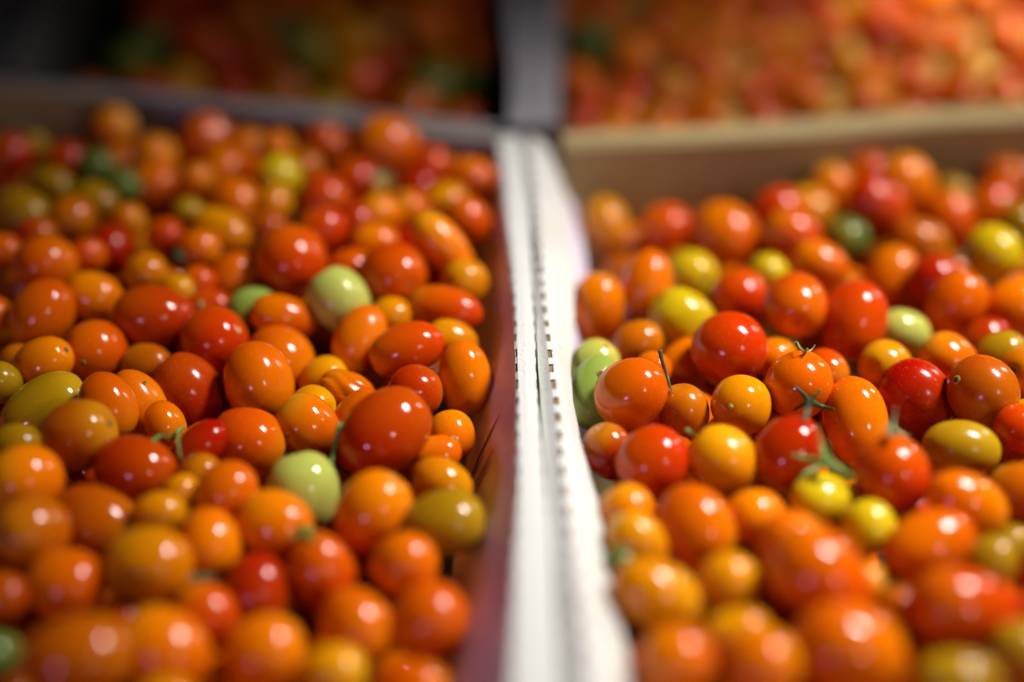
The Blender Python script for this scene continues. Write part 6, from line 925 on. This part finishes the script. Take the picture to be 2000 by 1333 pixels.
# front left box
BL = empty('cardboard_box', (-.17, .30, BOT)); tag(BL, 'white rimmed cardboard box full of tomatoes, front left, pink inner wall', 'box', 'cardboard boxes of tomatoes')
solid(sheet('folded_rim', prof_left, (0, 3), [M_WHITE, M_CORE], BL), .0008)
solid(sheet('side_wall', prof_wall, (), [M_VIOLET_LIT, M_CORE], BL), .0018)
wall('back_wall', (-.36, wy(-.36) + .0005), (-.006, wy(-.006)), BOT, RIM - .0025, .0035, M_KRAFT, BL, k=1)
wall('folded_rim', (-.36, wy(-.36) + .0047), (-.006, wy(-.006) + .0042), RIM - .012, RIM - .0015, .0055, M_GREY, BL, k=1)
wall('side_wall', (-.36, .06), (-.36, wy(-.36)), BOT, RIM, .008, M_WHITE, BL)
wall('front_wall', (.0, .098), (-.36, .06), BOT, RIM, .006, M_WHITE, BL)
panel('base_panel', [(-.36, .06), (.0, .10), (.0, .55), (-.36, .60)], BOT, .004, M_KRAFT, BL)
# front right box
BR = empty('cardboard_box', (.19, .30, BOT)); tag(BR, 'white flapped cardboard box full of tomatoes, front right, tan back wall', 'box', 'cardboard boxes of tomatoes')
solid(sheet('folded_rim', prof_strip, (2,), [M_WHITE, M_CORE], BR), .0008)
solid(sheet('inner_flap', prof_flap, (), [M_FLAP, M_CORE], BR), .0010)
solid(sheet('side_wall', prof_under, (), [M_VIOLET_LIT, M_CORE], BR), .0018)
wall('back_wall', (.022, wy(.022)), (.38, wy(.38)), BOT, RIM - .001, .0035, M_KRAFT, BR, k=2)
wall('folded_rim', (.022, wy(.022) + .0042), (.38, wy(.38) + .0042), RIM - .018, RIM, .0055, M_KRAFT_RIM, BR, k=2)
wall('side_wall', (.38, wy(.38)), (.38, .06), BOT, RIM, .008, M_KRAFT, BR)
wall('front_wall', (.38, .06), (.03, .098), BOT, RIM, .006, M_WHITE, BR)
panel('base_panel', [(.03, .10), (.38, .06), (.38, .60), (.03, .55)], BOT, .004, M_KRAFT, BR)
# back left box
CL = empty('cardboard_box', (-.12, .78, BOT)); tag(CL, 'grey cardboard box in shade, back left, holding dim blurred tomatoes', 'box', 'cardboard boxes of tomatoes')
wall('front_wall', (-.006, wy(0) + .0170), (-.36, wy(-.36) + .0170), BOT, RIM - .001, .0065, M_GREY, CL, k=3)
wall('side_wall', (-.0010, wy(0) + .018), (-.0010, 1.02), BOT, RIM + .003, -.0082, M_GREY, CL, k=4)
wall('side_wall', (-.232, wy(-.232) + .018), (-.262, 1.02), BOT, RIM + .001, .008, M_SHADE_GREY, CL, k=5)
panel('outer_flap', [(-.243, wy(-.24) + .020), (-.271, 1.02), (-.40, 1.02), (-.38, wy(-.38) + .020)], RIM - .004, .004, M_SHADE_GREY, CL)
wall('back_wall', (-.262, 1.02), (.006, 1.02), BOT, RIM, .006, M_GREY, CL)
panel('base_panel', [(-.234, .61), (.0, .58), (.0, 1.02), (-.262, 1.02)], BOT, .004, M_KRAFT, CL)
# back right box
CR = empty('cardboard_box', (.2, .78, BOT)); tag(CR, 'cardboard box behind the tan wall, back right, with brightly lit blurred tomatoes', 'box', 'cardboard boxes of tomatoes')
wall('front_wall', (.42, wy(.42) + .0165), (.022, wy(.022) + .0165), BOT, RIM - .001, -.0001 + .0055, M_KRAFT, CR, k=6)
wall('side_wall', (.021, wy(.02) + .018), (.030, 1.02), BOT, RIM + .002, .0125, M_GREY, CR, k=7)
wall('side_wall', (.42, 1.02), (.42, wy(.42) + .018), BOT, RIM, .006, M_KRAFT, CR)
wall('back_wall', (.02, 1.02), (.42, 1.02), BOT, RIM, .006, M_KRAFT, CR)
panel('base_panel', [(.02, .56), (.42, .60), (.42, 1.02), (.02, 1.02)], BOT, .004, M_KRAFT, CR)

# dark red printed strokes on the pink wall: thin ink films lying on the board
def stroke(y0, y1, f0, f1, wd):
    vs, fs = [], []; N = 10
    def at(y, f):
        pr = prof_wall(y)[1:]; zs = [p_[1] for p_ in pr][::-1]; z = RIM - f * RIM; x = float(np.interp(z, [p_[1] for p_ in pr], [p_[0] for p_ in pr]))
        return Vector((x - .00035, y, z + .0001))
    for i in range(N + 1):
        s = i / N; y = y0 + (y1 - y0) * s; f = f0 + (f1 - f0) * s; c = at(y, f); h = wd * (math.sin(math.pi * min(max(s, .03), .97)) ** .6) * .5
        vs += [tuple(at(y - h, f)), tuple(at(y + h, f))]
        if i: a = 2 * i; fs.append((a - 2, a - 1, a + 1, a))
    o = from_py('printed_stroke', vs, fs, M_PRINT, BL); solid(o, .00008, 0)
for a in ((.366, .356, .30, .92, .0016), (.352, .347, .40, .92, .0013), (.348, .342, .42, .98, .0013), (.358, .353, .55, .95, .0009)): stroke(*a)

# ground under the boxes
o = from_py('ground', [(-6, -6, BOT - .006), (6, -6, BOT - .006), (6, 6, BOT - .006), (-6, 6, BOT - .006)], [(0, 1, 2, 3)], M_FLOOR); o['kind'] = 'structure'
